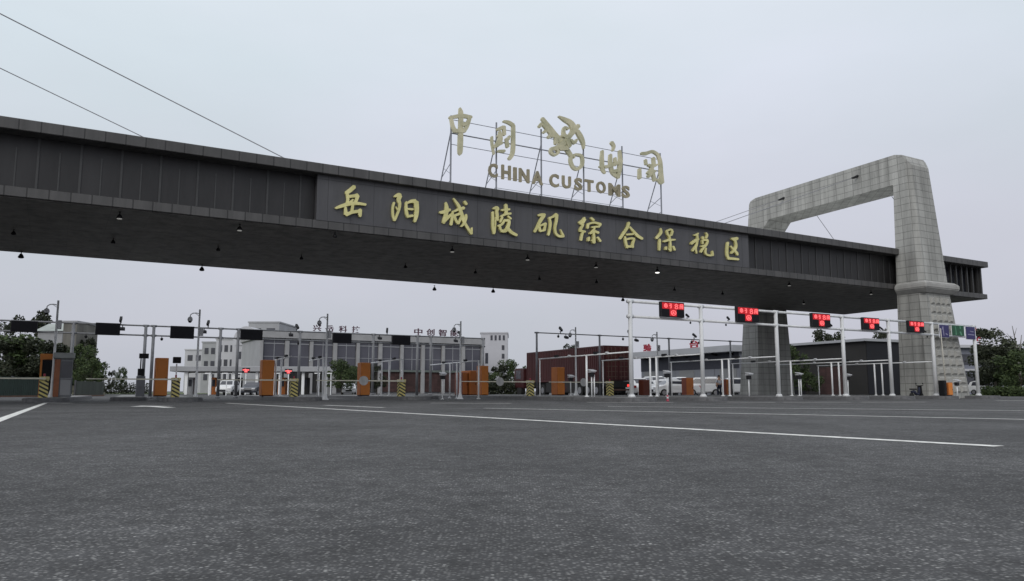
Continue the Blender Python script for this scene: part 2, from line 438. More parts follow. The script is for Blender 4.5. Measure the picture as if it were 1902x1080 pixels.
# ------------------------------------------------------------------ brush lettering and text
def catmull(pts, k=5):
    if len(pts) < 3:
        a, b = pts[0], pts[-1]
        return [tuple(a[i] + (b[i] - a[i]) * j / k for i in range(3)) for j in range(k + 1)]
    P = [pts[0]] + list(pts) + [pts[-1]]
    o = []
    for i in range(1, len(P) - 2):
        p0, p1, p2, p3 = P[i - 1:i + 3]
        for j in range(k):
            u = j / k
            o.append(tuple(.5 * ((2 * p1[q]) + (-p0[q] + p2[q]) * u + (2 * p0[q] - 5 * p1[q] + 4 * p2[q] - p3[q]) * u * u
                                 + (-p0[q] + 3 * p1[q] - 3 * p2[q] + p3[q]) * u ** 3) for q in range(3)))
    o.append(tuple(pts[-1]))
    return o
def stroke_outline(pts):
    c = catmull(pts)
    Lf, Rt = [], []
    n = len(c)
    for i, (x, y, w) in enumerate(c):
        a = c[max(i - 1, 0)]; b = c[min(i + 1, n - 1)]
        dx, dy = b[0] - a[0], b[1] - a[1]
        d = hypot(dx, dy) or 1
        nx, ny = -dy / d, dx / d
        h = max(w, 2) / 2
        Lf.append((x + nx * h, y + ny * h)); Rt.append((x - nx * h, y - ny * h))
    def cap(i, sgn):                            # a blunt rounded end
        x, y, w = c[i]
        a = c[1] if i == 0 else c[n - 2]
        dx, dy = x - a[0], y - a[1]; d = hypot(dx, dy) or 1
        return (x + dx / d * w * .32, y + dy / d * w * .32)
    return Lf, Rt, cap(0, -1), cap(n - 1, 1)
def brush(mb, pts, mapf, depth):
    """mapf(x, y, d) -> local point, d metres in front of the backing"""
    Lf, Rt, c0, c1 = stroke_outline(pts)
    n = len(Lf)
    vs = []
    for d in (depth, 0.0):
        vs += [mapf(x, y, d) for x, y in Lf] + [mapf(x, y, d) for x, y in Rt] + [mapf(*c0, d), mapf(*c1, d)]
    q = 2 * n + 2
    fs = []
    for o_ in (0, q):
        fs += [(o_ + i, o_ + i + 1, o_ + n + i + 1, o_ + n + i) for i in range(n - 1)]
        fs += [(o_ + 0, o_ + n, o_ + 2 * n), (o_ + n - 1, o_ + 2 * n + 1, o_ + 2 * n - 1)]
    ring = list(range(n)) + [2 * n + 1] + list(range(2 * n - 1, n - 1, -1)) + [2 * n]
    for a, b in zip(ring, ring[1:] + ring[:1]):
        fs.append((a, b, q + b, q + a))
    mb.add(vs, fs)
_TXT = {}
def text_geo(ch, bold=0.0):
    k = (ch, bold)
    if k not in _TXT:
        cu = bpy.data.curves.new('glyph', 'FONT'); cu.body = ch; cu.size = 1.0; cu.offset = bold; cu.resolution_u = 3
        ob = bpy.data.objects.new('glyph', cu); COL.objects.link(ob)
        dg = bpy.context.evaluated_depsgraph_get()
        ev = ob.evaluated_get(dg); me = ev.to_mesh()
        vs = [(v.co.x, v.co.y) for v in me.vertices]; fs = [tuple(p.vertices) for p in me.polygons]
        ev.to_mesh_clear()
        bpy.data.objects.remove(ob); bpy.data.curves.remove(cu)
        _TXT[k] = (vs, fs)
    return _TXT[k]
def glyph(mb, ch, x0, x1, z0, z1, y, depth, bold=0.0):
    """one character filling the rectangle x0..x1, z0..z1, its face at y, its back at y + depth"""
    vs, fs = text_geo(ch, bold)
    if not vs: return
    ax, bx = min(v[0] for v in vs), max(v[0] for v in vs); ay, by = min(v[1] for v in vs), max(v[1] for v in vs)
    sx, sz = (x1 - x0) / max(bx - ax, 1e-6), (z1 - z0) / max(by - ay, 1e-6)
    n = len(vs)
    P = [(x0 + (v[0] - ax) * sx, y, z0 + (v[1] - ay) * sz) for v in vs] + [(x0 + (v[0] - ax) * sx, y + depth, z0 + (v[1] - ay) * sz) for v in vs]
    cnt = {}
    for q in fs:
        for a, b in zip(q, q[1:] + q[:1]):
            cnt[(a, b)] = 1
    F2 = [q for q in fs] + [tuple(i + n for i in q[::-1]) for q in fs]
    for (a, b) in cnt:
        if (b, a) not in cnt:
            F2.append((b, a, a + n, b + n))
    mb.add(P, F2)

# ================================================================== THE GROUND
g = MB()
N = 24
R = [(-1, -1), (1, -1), (1, 1), (-1, 1)]
g.add([(x * 1800, y * 1800 + 900, 0) for x, y in R], [(0, 1, 2, 3)])
tag(g.build('ground', M_ASPH), kind='structure')
def line(name, p, q, w, z=.004):
    p, q = Vector(p), Vector(q); d = (q - p).normalized(); nrm = Vector((-d.y, d.x, 0)) * w / 2
    b = MB(); b.add([(*(v)[:2], z) for v in (p - nrm, q - nrm, q + nrm, p + nrm)], [(0, 1, 2, 3)])
    return tag(b.build(name, M_PAINT), kind='structure')
line('lane_line', G(420, 749.3), G(1856, 830), .17)
line('lane_line', G(900, 758.6), G(1990, 781.5), .16)
line('lane_line', G(1130, 755.5), G(1990, 764.3), .16)
line('lane_line', G(-70, 806), G(86, 748.6), .16)
line('lane_line', G(604, 753.2), G(712, 757.6), .2)
line('stop_line', G(84, 748.9), G(131, 749.6), .35)
line('stop_line', G(800, 749.2), G(950, 749.6), .35)
line('stop_line', G(1090, 747.6), G(1250, 748.4), .3)
line('stop_line', G(1350, 747.2), G(1440, 748.0), .3)
line('stop_line', G(1455, 747.6), G(1580, 747.6), .3)
line('stop_line', G(1600, 747.6), G(1720, 747.2), .3)
line('stop_line', G(1850, 744.6), G(1960, 744.8), .5)
# lane arrow: shaft and head as one painted shape
a0, a1 = G(262, 754.2), G(316, 757.8)
b = MB()
d = (a1 - a0); nn = Vector((-d.y, d.x, 0)).normalized()
pts = [a0 - nn * .0, a0 + d * .42 + nn * .62, a0 + d * .42 + nn * .16, a1 + nn * .16, a1 - nn * .16, a0 + d * .42 - nn * .16, a0 + d * .42 - nn * .62]
b.add([(p.x, p.y, .004) for p in pts], [(0, 1, 6), (1, 2, 5, 6), (2, 3, 4, 5)])
tag(b.build('lane_arrow', M_PAINT), kind='structure')

# verge far left and right
def sheet(name, pts, m, z):
    b = MB(); b.add([(p[0], p[1], z) for p in pts], [tuple(range(len(pts)))]); return tag(b.build(name, m), kind='structure')
sheet('grass_verge', [(-140, 118), (-52, 118), (-52, 300), (-140, 300)], M_GRASS, .02)
sheet('grass_verge', [(49, 66), (140, 66), (140, 160), (42, 84)], M_GRASS, .02)

# ------------------------------------------------------------------ traffic islands with kerbs
ISL = []
def base_z(s, t):
    return .178 if any(abs(s - a) < w / 2 - .12 and t0 < t < t1 for a, t0, t1, w in ISL) else .0
def island(s, t0, t1, w=1.5):
    ISL.append((s, t0, t1, w))
    b = MB()
    n = 8
    out_ = []
    for i in range(n + 1):
        a = pi + pi * i / n
        out_.append((s + w / 2 * cos(a), t0 + w / 2 + w / 2 * sin(a)))
    for i in range(n + 1):
        a = pi * i / n
        out_.append((s + w / 2 * cos(a), t1 - w / 2 + w / 2 * sin(a)))
    base = (s, t0, 0)
    m = len(out_)
    k = .12
    def ins(p, e):
        c = (s, min(max(p[1], t0 + w / 2), t1 - w / 2)); return (p[0] + (c[0] - p[0]) * e, p[1] + (c[1] - p[1]) * e)
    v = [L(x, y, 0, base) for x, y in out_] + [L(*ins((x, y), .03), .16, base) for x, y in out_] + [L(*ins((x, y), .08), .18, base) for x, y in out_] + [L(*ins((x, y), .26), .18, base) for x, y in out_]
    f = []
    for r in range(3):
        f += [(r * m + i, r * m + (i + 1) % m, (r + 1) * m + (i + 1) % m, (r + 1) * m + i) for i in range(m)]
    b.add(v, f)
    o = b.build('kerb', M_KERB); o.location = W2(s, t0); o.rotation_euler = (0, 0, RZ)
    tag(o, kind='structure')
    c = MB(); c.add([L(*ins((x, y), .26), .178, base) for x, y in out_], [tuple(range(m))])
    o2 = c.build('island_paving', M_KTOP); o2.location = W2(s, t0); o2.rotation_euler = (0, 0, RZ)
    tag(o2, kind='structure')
BAR_PX = [80, 325, 545, 745, 985, 1133]
BAR_S = [S(p, 8) for p in BAR_PX]
for i, s in enumerate(BAR_S):
    if i != 4: island(s + .25, 5.6 if i < 4 else 3.5, 26, 1.7)
GT = -2.7
GAN_PX = [1172, 1304, 1444, 1567, 1653, 1734, 1812]
GAN_S = [S(p, GT, 660) for p in GAN_PX]
for i, s in enumerate(GAN_S):
    island(s, GT - 1.3, 26 if i == 0 else (13 if i in (2, 3, 4) else 15), 1.9)
island(BAR_S[1] - 1.9, 9.5, 30, 1.6)
island(BAR_S[3] + 2.4, 10, 28, 1.6)

# ================================================================== CANOPY
HB, HT, BW = 6.95, 9.58, 12.5
SL, SR = -36.2, 36.0
can = stthing('gate_canopy', 'long dark grey canopy bridge spanning the whole gate with gilt characters on its fascia', 'canopy', 0, 0)
b = MB(); b.stbox(SL - .1, SR + .05, -.28, BW + .28, 9.18, HT); cap = b.build('roof_cap', M_CLAD, can, bevel=.02)
b = MB(); b.stbox(SL + .1, SR - .15, .0, BW, HT, HT + .03); b.build('bounce_deck', M_DECK, can)  # unseen pale sheet added to bounce light up to the pylon crossbeam
b = MB(); b.stbox(SL, SR + .15, 0, BW, HB, 7.29); b.build('edge_band', M_CLAD, can, bevel=.015)
b = MB(); b.stbox(SL + .2, SR - .1, .12, BW - .12, HB - .03, HB); b.build('soffit', M_SOFF, can)
b = MB(); b.stbox(-12.2, 12.3, -.012, .5, 7.292, 9.178); b.build('sign_panel', M_SIGNP, can)
def screen(s0, s1):
    b = MB(); b.stbox(s0, s1, .42, BW - .42, 7.292, 9.178)
    o = b.build('side_screen', M_GLZ, can)
    f = MB(); k = s0 + .3; i = 0
    while k < s1 - .1:
        h = .075 if i % 2 else .05
        f.stbox(k - h / 2, k + h / 2, .39 if i % 2 else .40, .418, 7.294, 9.176 if i % 2 else 8.75); k += .65; i += 1
    f.build('screen_fins', M_FIN, o)
screen(SL + .35, -12.22); screen(12.32, SR - 4.6)
# open glazed end bay beyond the right pylon
b = MB(); b.stbox(SR - 4.58, SR - .35, 1.2, BW - 1.2, 7.292, 9.178); eb = b.build('end_glazing', M_WIN, can)
for k in range(7):
    b = MB(); s = SR - 4.4 + k * .66; b.stbox(s - .06, s + .06, .25, .4, 7.294, 9.176); b.build('end_mullion', M_FIN, can)
b = MB(); b.stbox(SR - .36, SR - .22, .1, 12.2, 7.3, 9.17); b.build('end_frame', M_FIN, can)

# gilt characters: brush strokes, written as points (x, y, width) read off enlargements of the fascia
E1 = (600, 330, 9.51); E2 = (800, 360, 9.51); E3 = (980, 380, 9.51); E4 = (1130, 400, 11.89); E5 = (1250, 420, 11.89)
CHARS = [
 (E1, [[(545,170,75),(470,235,75),(400,285,70)],[(415,290,55),(430,380,50),(420,460,50)],[(450,345,50),(540,335,55),(600,325,75)],
   [(600,330,70),(580,400,60),(550,470,55)],[(440,470,45),(520,400,30)],[(215,550,40),(330,510,60),(480,470,65),(620,470,50),(745,490,40)],
   [(385,540,45),(390,620,60),(395,660,70)],[(515,490,50),(500,610,50)],[(395,670,60),(500,625,55),(600,610,55)],[(640,580,70),(640,650,65),(645,700,40)]]),
 (E1, [[(1245,345,30),(1320,320,75),(1360,330,60)],[(1352,330,75),(1325,400,70),(1345,480,50),(1330,580,42),(1290,680,42),(1255,770,35)],
   [(1245,450,38),(1220,550,40),(1225,680,42),(1250,770,35)],[(1275,530,25),(1310,590,25)],
   [(1460,440,38),(1455,560,52),(1470,660,52),(1490,715,38)],[(1470,465,30),(1540,430,55),(1620,430,75)],[(1630,440,85),(1642,560,78),(1632,680,72),(1605,790,45)],
   [(1480,565,30),(1575,572,36)],[(1480,695,45),(1575,685,40)]]),
 (E2, [[(255,165,35),(270,270,70),(250,400,70),(215,525,55)],[(150,340,45),(230,330,60),(330,290,45)],[(215,490,75),(290,430,55),(350,370,35)],
   [(400,320,35),(480,285,45),(575,260,55)],[(375,320,35),(365,430,50),(345,560,45)],[(400,400,40),(480,370,45),(535,340,40)],
   [(405,410,40),(430,480,45),(470,540,42)],[(540,380,45),(505,470,42),(470,540,40)],
   [(385,95,22),(440,170,45),(490,250,52),(530,370,60),(570,500,52),(640,620,45),(705,720,40)],[(705,720,36),(712,610,20)],
   [(580,150,45),(615,200,45)],[(605,380,36),(600,450,52),(560,550,42),(515,590,26)]]),
 (E2, [[(1085,270,26),(1150,262,70),(1170,300,55)],[(1150,300,52),(1160,400,52),(1170,480,40)],[(1080,330,36),(1085,450,45),(1085,600,45),(1105,715,36)],
   [(1132,430,22),(1128,560,26),(1112,700,34)],[(1310,200,52),(1320,290,58),(1310,370,50)],[(1235,300,36),(1380,285,32)],
   [(1220,412,32),(1310,372,40),(1400,360,36)],[(1250,425,34),(1210,510,36)],[(1345,405,28),(1400,455,34)],[(1290,470,36),(1240,550,40),(1170,580,34)],
   [(1290,485,40),(1360,490,50),(1350,580,58),(1300,665,60),(1220,665,45)],[(1200,590,42),(1215,650,36)],[(1330,610,55),(1400,690,55),(1500,745,45)]]),
 (E3, [[(175,200,36),(230,190,50),(290,190,50)],[(270,200,68),(200,320,52),(150,420,45),(110,490,42)],[(190,400,42),(205,480,45)],[(200,385,32),(290,350,42)],
   [(300,340,44),(280,470,40)],[(200,480,36),(285,465,30)],[(365,240,36),(385,350,40),(365,480,40),(348,550,36)],[(370,250,34),(440,220,42),(490,180,50)],
   [(490,190,60),(490,290,45),(465,420,40),(480,520,40),(540,570,42),(620,570,40)],[(610,560,36),(560,450,12)]]),
 (E3, [[(990,240,36),(950,300,52),(895,330,45)],[(910,340,42),(970,360,42)],[(960,370,42),(910,460,45)],[(900,470,42),(1000,490,34)],[(960,480,44),(940,560,40),(925,640,40)],
   [(1000,270,34),(960,340,34)],[(1100,245,36),(1150,290,40)],[(1050,350,42),(1040,430,36)],[(1060,350,34),(1160,330,36),(1270,360,45)],[(1270,360,36),(1230,410,34)],
   [(1110,412,30),(1220,400,30)],[(1080,520,40),(1150,485,42),(1230,510,42)],[(1160,430,34),(1110,500,34)],[(1140,500,44),(1150,600,40),(1150,690,44)],
   [(1060,590,36),(1050,650,36)],[(1110,640,24),(1140,690,34)],[(1210,590,34),(1260,660,40)]]),
 (E4, [[(430,170,62),(400,280,58),(320,400,58),(235,530,48)],[(450,270,40),(540,370,52),(620,460,66),(730,530,52)],[(380,435,40),(530,425,42)],
   [(345,480,34),(360,600,52),(395,730,44)],[(385,540,40),(480,520,46),(550,535,50)],[(545,540,52),(515,640,52),(512,720,52)],[(400,700,50),(500,700,50)]]),
 (E4, [[(1135,300,34),(1140,390,60),(1090,460,56),(1040,520,52)],[(1110,540,48),(1110,660,52),(1105,780,40)],[(1270,370,50),(1290,440,42)],[(1260,360,42),(1340,325,42),(1390,350,48)],
   [(1390,360,50),(1370,450,42)],[(1290,460,36),(1370,450,34)],[(1195,590,45),(1300,560,50),(1450,550,30)],[(1320,470,42),(1340,600,40),(1345,800,44)],
   [(1290,750,18),(1340,800,34)],[(1250,710,42),(1240,770,36)],[(1400,700,44),(1435,780,46)]]),
 (E5, [[(440,210,28),(500,200,42),(535,170,36)],[(510,200,42),(520,290,46),(500,420,50),(480,500,42),(500,610,30)],[(375,400,60),(440,350,60),(540,290,50)],
   [(500,430,50),(440,510,46),(410,560,40)],[(630,250,48),(640,300,42)],[(700,160,32),(730,210,40),(705,280,38)],[(620,330,42),(630,400,38)],[(640,320,38),(740,320,42)],
   [(740,330,42),(710,420,46),(640,500,46),(585,590,34)],[(600,460,42),(660,440,40)],[(700,500,32),(685,580,36),(710,640,36),(780,660,40),(860,650,38)],[(850,640,36),(840,560,18)]]),
 (E5, [[(1190,370,48),(1175,500,52),(1175,640,52),(1210,730,52)],[(1190,725,50),(1300,730,52),(1425,745,44)],[(1265,285,36),(1330,300,78),(1400,280,66)],
   [(1340,310,52),(1370,420,48),(1350,510,56),(1260,610,44)],[(1250,455,32),(1310,530,44),(1380,600,56),(1400,650,36)]]),
]
def mapper(e, t, base):
    def f(x, y, d):
        s, z = at(e[0] + x / e[2], e[1] + y / e[2], t)
        return L(s, t - d, z, base)
    return f
for e_, strokes in CHARS:
    mb = MB(); fm = mapper(e_, -.014, (0, 0, 0))
    for k, st in enumerate(strokes):
        brush(mb, st, fm, .1 + .004 * k)
    o = mb.build('gilt_character', M_GOLD, can)

# pendant lamps under the canopy
def lamp_proto(lit):
    t = thing('pendant_lamp', 'x', 'lamp', (0, 0, 0), RZ, 'pendant lamps under the canopy')
    b = MB(); b.tube((0, 0, 0), (0, 0, -.14), .025); b.lathe((0, 0, 0), [(.06, -.02), (.06, -.0)], 10); b.build('stem', M_BLACK, t)
    b = MB(); b.lathe((0, 0, -.34), [(.15, 0), (.155, .02), (.10, .14), (.06, .2), (.03, .22)], 14); b.build('shade', M_BLACK, t, True)
    b = MB(); b.lathe((0, 0, -.375), [(.05, -.012), (.115, .0), (.13, .033)], 12); b.build('bulb', M_LAMPON if lit == 2 else (M_LAMPW if lit == 1 else M_BLK2), t, True)
    return t
PROT = {}
def lamp(px, py, lit, label):
    against = 'against the sky' in label
    # find the row on the soffit seen at this pixel
    x, y, z = ray(px, py); k = (HB - .25 - CAM_H) / z
    p = Vector((k * x, k * y, HB - .03))
    if lit not in PROT:
        o = PROT[lit] = lamp_proto(lit)
    else:
        o = dup(PROT[lit])
    o.location = p; o['label'] = label
    k = {0: .62 if not against else .85, 1: .72, 2: .85}[lit]; o.scale = (k, k, k)
LAMPS = [(222, 405, 1, 'dark pendant lamp with pale underside, front row, beneath the left-hand slatted screen'),
 (445, 427, 1, 'dark pendant lamp with pale underside, front row, where the left slatted screen ends'),
 (622, 441, 0, 'small unlit pendant lamp close to the fascia beneath the first gilt character'),
 (840, 467, 1, 'pendant lamp with pale underside, front row, beneath the third gilt character'),
 (980, 482, 1, 'pendant lamp with pale underside beneath the gap between the fourth and fifth gilt characters'),
 (1107, 496, 1, 'bright-bottomed pendant lamp beneath the sixth gilt character'),
 (1221, 504, 2, 'brightest lit pendant lamp, beneath the eighth gilt character'),
 (1466, 530, 1, 'pale-bottomed pendant lamp under the dark screen, between the two legs of the pylon'),
 (1618, 546, 1, 'pale-bottomed pendant lamp next to the front leg of the pylon'),
 (1493, 564, 1, 'small pale pendant lamp at the canopy rear edge near the rear pylon leg'),
 (25, 436, 0, 'unlit pendant lamp in the dark middle of the soffit at the far left'),
 (210, 452, 0, 'unlit pendant lamp in the middle row, second from the left edge of the view'),
 (405, 466, 0, 'unlit middle row pendant lamp below the right end of the left slatted screen'),
 (560, 482, 0, 'unlit pendant lamp in the middle row, left of below the first gilt character'),
 (753, 498, 0, 'unlit pendant lamp in the middle row below the second gilt character'),
 (883, 508, 0, 'unlit pendant lamp in the middle row between the third and fourth gilt characters'),
 (1002, 520, 0, 'unlit pendant lamp in the middle row below the fifth gilt character'),
 (1108, 526, 0, 'unlit pendant lamp in the middle row below the sixth gilt character'),
 (1253, 540, 0, 'unlit pendant lamp above the red lane display nearest the sky gap'),
 (1342, 547, 0, 'unlit pendant lamp in the soffit above the second red lane display'),
 (39, 476, 0, 'black pendant lamp seen against the sky at the far left of the rear edge'),
 (375, 500, 0, 'black pendant lamp against the sky on the rear edge above a camera pole'),
 (807, 537, 0, 'black pendant lamp against the sky, left one of the rear edge pair'),
 (916, 541, 0, 'black pendant lamp against the sky, right one of the rear edge pair'),
 (1157, 557, 0, 'black pendant lamp against the sky beside the first white gantry post')]
for q in LAMPS: lamp(*q)

# ------------------------------------------------------------------ rooftop sign
RT = .9
RB = (0, RT, HT)
rs = stthing('rooftop_sign', 'rooftop sign of weathered gilt characters, key emblem and English capitals on steel frames', 'sign', 0, RT, HT)
POSTS = [(838, 215), (922, 228), (1005, 238), (1083, 237), (1155, 272), (1226, 285)]
tops = []
for px, py in POSTS:
    s, z = at(px, py, RT); zt = min(max(z, 12.6), 13.3)
    tops.append((s, zt))
    b = MB(); l = lambda s_, t_, z_: L(s_, t_, z_, RB)
    b.tube(l(s, RT, HT), l(s, RT, zt), .04, n=6)
    b.tube(l(s, RT, zt - .75), l(s, RT + 1.7, HT), .03, n=6)
    for z0, z1 in ((.45, .12), (1.25, .85)):
        f = 1.7 * (1 - z1 / (zt - .75 - HT)); b.tube(l(s, RT, HT + z0), l(s, RT + f, HT + z1), .018, n=5)
    f = 1.7 * (1 - 1.25 / (zt - .75 - HT)); b.tube(l(s, RT, HT + .75), l(s, RT + f, HT + 1.25), .012, n=5)
    b.build('support_frame', M_STEEL, rs)
for (z0, r) in ((12.9, .016), (12.25, .03), (11.72, .016), (10.55, .012), (9.98, .012)):
    b = MB(); s0, s1 = (tops[0][0], tops[-1][0]) if z0 > 11 else (tops[1][0], tops[4][0])
    b.tube(L(s0, RT - .03, z0, RB), L(s1, RT - .03, z0, RB), r, n=6); b.build('rail', M_STEEL, rs)
E6 = (800, 190, 9.0); E7 = (970, 200, 7.714); E8 = (1090, 250, 8.306)
ROOF = [
 (E6, [[(475,110,30),(490,170,68),(495,250,72),(490,500,80),(485,700,85),(480,850,75),(480,890,30)],[(300,270,40),(400,252,55),(520,240,65),(670,265,50)],
   [(330,280,50),(360,420,58),(400,490,58)],[(640,270,58),(590,420,66),(540,500,58)],[(370,485,56),(480,495,62),(570,490,50)],[(520,395,60),(600,360,60)]], 'gilt_character'),
 (E6, [[(1010,590,40),(1015,700,40),(1045,880,30)],[(1200,330,30),(1290,350,56),(1370,400,56)],[(1368,400,58),(1368,600,62),(1358,850,66),(1300,960,60)],
   [(1100,470,48),(1200,430,62)],[(1210,420,54),(1220,560,46)],[(1110,580,50),(1180,560,46)],[(1140,500,40),(1145,640,80),(1085,740,70)],[(1040,760,54),(1180,690,46)],
   [(1110,830,38),(1220,830,46)],[(1250,620,46),(1270,760,54)],[(1300,580,36),(1280,640,36)]], 'gilt_character'),
 (E7, [[(275,165,50),(380,300,66),(470,410,68),(560,500,80)],[(270,240,52),(230,285,44)],[(330,340,46),(292,368,36)],[(400,395,46),(360,440,44)],[(285,250,40),(430,425,46)],
   [(560,500,90),(620,600,64),(680,690,54)],[(690,690,46),(680,780,46),(720,868,46),(780,888,46),(838,840,46),(850,760,44),(825,695,36),(740,680,30)],[(722,680,26),(728,730,26)],
   [(600,430,52),(578,370,46),(592,300,42),(645,318,34)],[(505,135,14),(590,182,55),(680,235,75),(722,320,84),(690,395,58)],[(722,340,72),(790,270,60)],
   [(770,345,56),(820,430,64),(858,520,46),(866,600,18)],[(700,370,64),(640,450,66),(560,530,76),(480,585,64),(415,600,46)],[(680,475,36),(730,520,36),(762,470,32)],
   [(405,590,36),(392,650,36),(450,690,36),(500,650,34),(470,600,30)],[(470,440,52),(470,530,48)],[(560,405,52),(640,440,52)],[(520,595,56),(630,600,54)],[(660,570,56),(625,480,56)]], 'key_emblem'),
 (E8, [[(225,260,40),(220,400,56),(230,540,56),(265,605,34)],[(180,500,28),(220,520,36)],[(365,130,54),(402,190,46),(385,260,32)],[(350,320,46),(350,450,56),(380,590,54),(450,660,38)],
   [(420,370,38),(430,480,46)],[(490,260,38),(500,400,54),(490,540,62),(465,680,46)],[(260,510,46),(360,490,46),(520,420,54)],[(370,580,44),(490,560,52)]], 'gilt_character'),
 (E8, [[(825,300,40),(900,300,54),(1000,272,46),(1080,320,46)],[(1082,320,48),(1120,430,50),(1130,600,58),(1140,755,72)],[(1080,700,38),(1130,760,46)],[(800,540,44),(800,685,52)],
   [(890,400,36),(900,470,38)],[(1010,370,46),(1020,480,46)],[(930,480,38),(1000,500,46),(1080,470,22)],[(920,610,36),(960,565,36),(1040,580,36)],[(990,480,54),(970,600,54),(930,660,46)],[(1000,600,46),(1030,720,46)]], 'gilt_character'),
]
for e_, strokes, nm in ROOF:
    mb = MB(); fm = mapper(e_, RT - .08, RB)
    for k, st in enumerate(strokes):
        brush(mb, st, fm, .12 + .004 * k)
    mb.build(nm, M_GOLD2, rs)
ENG = [('C', 914.5, 304.8, 330.5), ('H', 939, 308, 334.5), ('I', 955.5, 312, 337), ('N', 972.5, 314.5, 340), ('A', 997, 319, 343.5), ('C', 1028, 324, 348.5), ('U', 1051, 328, 351), ('S', 1073, 331.5, 354.5),
       ('T', 1093, 335, 357), ('O', 1115, 338, 360), ('M', 1140, 342.5, 365), ('S', 1161, 346, 368.5)]
EW = {'I': 6, 'M': 21, 'H': 17, 'N': 19, 'A': 20, 'T': 16, 'O': 17, 'C': 17, 'U': 16, 'S': 14}
for ch, px, y0, y1 in ENG:
    h = EW[ch] / 2
    s0, _ = at(px - h, (y0 + y1) / 2, RT - .08); s1, _ = at(px + h, (y0 + y1) / 2, RT - .08)
    zt = at(px, y0, RT - .08)[1]; zb = at(px, y1, RT - .08)[1]
    mb = MB(); x0, yy, _ = L(s0, RT - .08, 0, RB); x1 = L(s1, RT - .08, 0, RB)[0]
    glyph(mb, ch, x0, x1, zb - HT, zt - HT, yy - .1, .1, .035)
    mb.build('english_letter', M_LETG, rs)

# ------------------------------------------------------------------ pylons (portal frames that carry the canopy)
def pylon(sb, sgn, label):
    """sb: s of the face towards the middle at ground level; sgn: +1 right, -1 left"""
    T0, T1 = -.03, BW + .03
    base = (sb + sgn * 1.5, BW / 2, 0)
    py = stthing('concrete_pylon', label, 'pylon', *base[:2], 0, 'pair of concrete pylons')
    prof = [(-2.35, 0), (-1.88, 6.9), (-1.25, 15.0), (-.75, 15.75), (-.2, 15.9), (12.7, 15.9), (13.25, 15.75), (13.75, 15.0), (14.4, 6.9), (14.9, 0), (T1, 0), (T1, 12.6), (11.2, 13.85), (.0, 13.9), (T0, 13.8), (T0, 0)]
    s_in = lambda z: sb + sgn * (.045 * z)
    s_out = lambda z: sb + sgn * (4.15 - .115 * z if z < 6.9 else 3.36 - .035 * (z - 6.9))
    n = len(prof)
    b = MB()
    v = [L(s_in(z), t, z, base) for t, z in prof] + [L(s_out(z), t, z, base) for t, z in prof]
    f = [tuple(range(n)), tuple(range(n, 2 * n))[::-1]] + [((i + 1) % n, i, n + i, n + (i + 1) % n) for i in range(n)]
    b.add(v, f)
    fr = b.build('portal_frame', M_CONC, py)
    bm = bmesh.new(); bm.from_mesh(fr.data); bm.verts.ensure_lookup_table()
    def edges(idx):
        o_ = []
        for i in idx:
            for k in (0, n):
                e_ = bm.edges.get((bm.verts[k + i], bm.verts[k + (i + 1) % n]))
                if e_: o_.append(e_)
        return o_
    bmesh.ops.bevel(bm, geom=edges((0, 1, 7, 8)), offset=.3, segments=1, affect='EDGES', clamp_overlap=True)
    bm.to_mesh(fr.data); bm.free()
    for tc_, t0, t1 in ((-1, -2.0, .0), (1, BW, 14.5)):
        c = MB()
        for (z0, z1, e0, e1) in ((6.55, 6.85, .02, .3), (6.85, 7.12, .3, .3), (7.12, 7.3, .3, .08)):
            q = []
            for z, e in ((z0, e0), (z1, e1)):
                a0, a1 = s_in(z) - sgn * e, s_out(z) + sgn * e
                if tc_ < 0: ta, tb = t0 - e, -.05
                else: ta, tb = BW + .05, t1 + e
                q += [L(a0, ta, z, base), L(a1, ta, z, base), L(a1, tb, z, base), L(a0, tb, z, base)]
            c.hexa(q)
        c.build('collar', M_CONCP, py, bevel=.04)
    # rusticated stones on the front foot of the leg
    r = MB()
    for k in range(11):
        z0 = .35 + k * .55; z1 = z0 + .46
        tt = lambda z: -2.35 + (.47 / 6.9) * z
        a0 = min(s_in(z0), s_out(z0)) + .55; a1 = max(s_in(z0), s_out(z0)) - .5
        w = (a1 - a0) / 4
        for c_ in range(4):
            if k >= 9 and False: continue
            x0, x1 = a0 + c_ * w + .04, a0 + (c_ + 1) * w - .04
            q = [L(x0, tt(z0) - .0, z0, base), L(x1, tt(z0) - .0, z0, base), L(x1, tt(z0) + .1, z0, base), L(x0, tt(z0) + .1, z0, base)]
            p = [L(x0, tt(z1) - .0, z1, base), L(x1, tt(z1) - .0, z1, base), L(x1, tt(z1) + .1, z1, base), L(x0, tt(z1) + .1, z1, base)]
            r.hexa(q + p)
            # pillowed face
            zc, xc = (z0 + z1) / 2, (x0 + x1) / 2
            i0, i1, j0, j1 = x0 + .12, x1 - .12, z0 + .1, z1 - .1
            e1_ = [L(i0, tt(j0) - .11, j0, base), L(i1, tt(j0) - .11, j0, base), L(i1, tt(j1) - .11, j1, base), L(i0, tt(j1) - .11, j1, base)]
            e0_ = [q[0], q[1], p[1], p[0]]
            r.add(e0_ + e1_, [(4, 5, 6, 7), (0, 1, 5, 4), (1, 2, 6, 5), (2, 3, 7, 6), (3, 0, 4, 7)])
    r.build('rusticated_face', M_TILE, py)
    for tt_, z in ((2.75, 15.2), (9.6, 15.2)):
        for side in (0, 1):
            s = s_in(z) if side == 0 else s_out(z)
            dr = -sgn if side == 0 else sgn
            c = MB(); c.tube(L(s, tt_, z, base), L(s + dr * .5, tt_, z - .2, base), .1, .07, 8); c.build('cable_anchor', M_BLK2, py)
    return py
pylon(25.3, 1, 'concrete portal pylon of pale blockwork carrying the right end of the canopy')
pylon(-25.3, -1, 'matching concrete portal pylon at the left end of the canopy, off to the left')

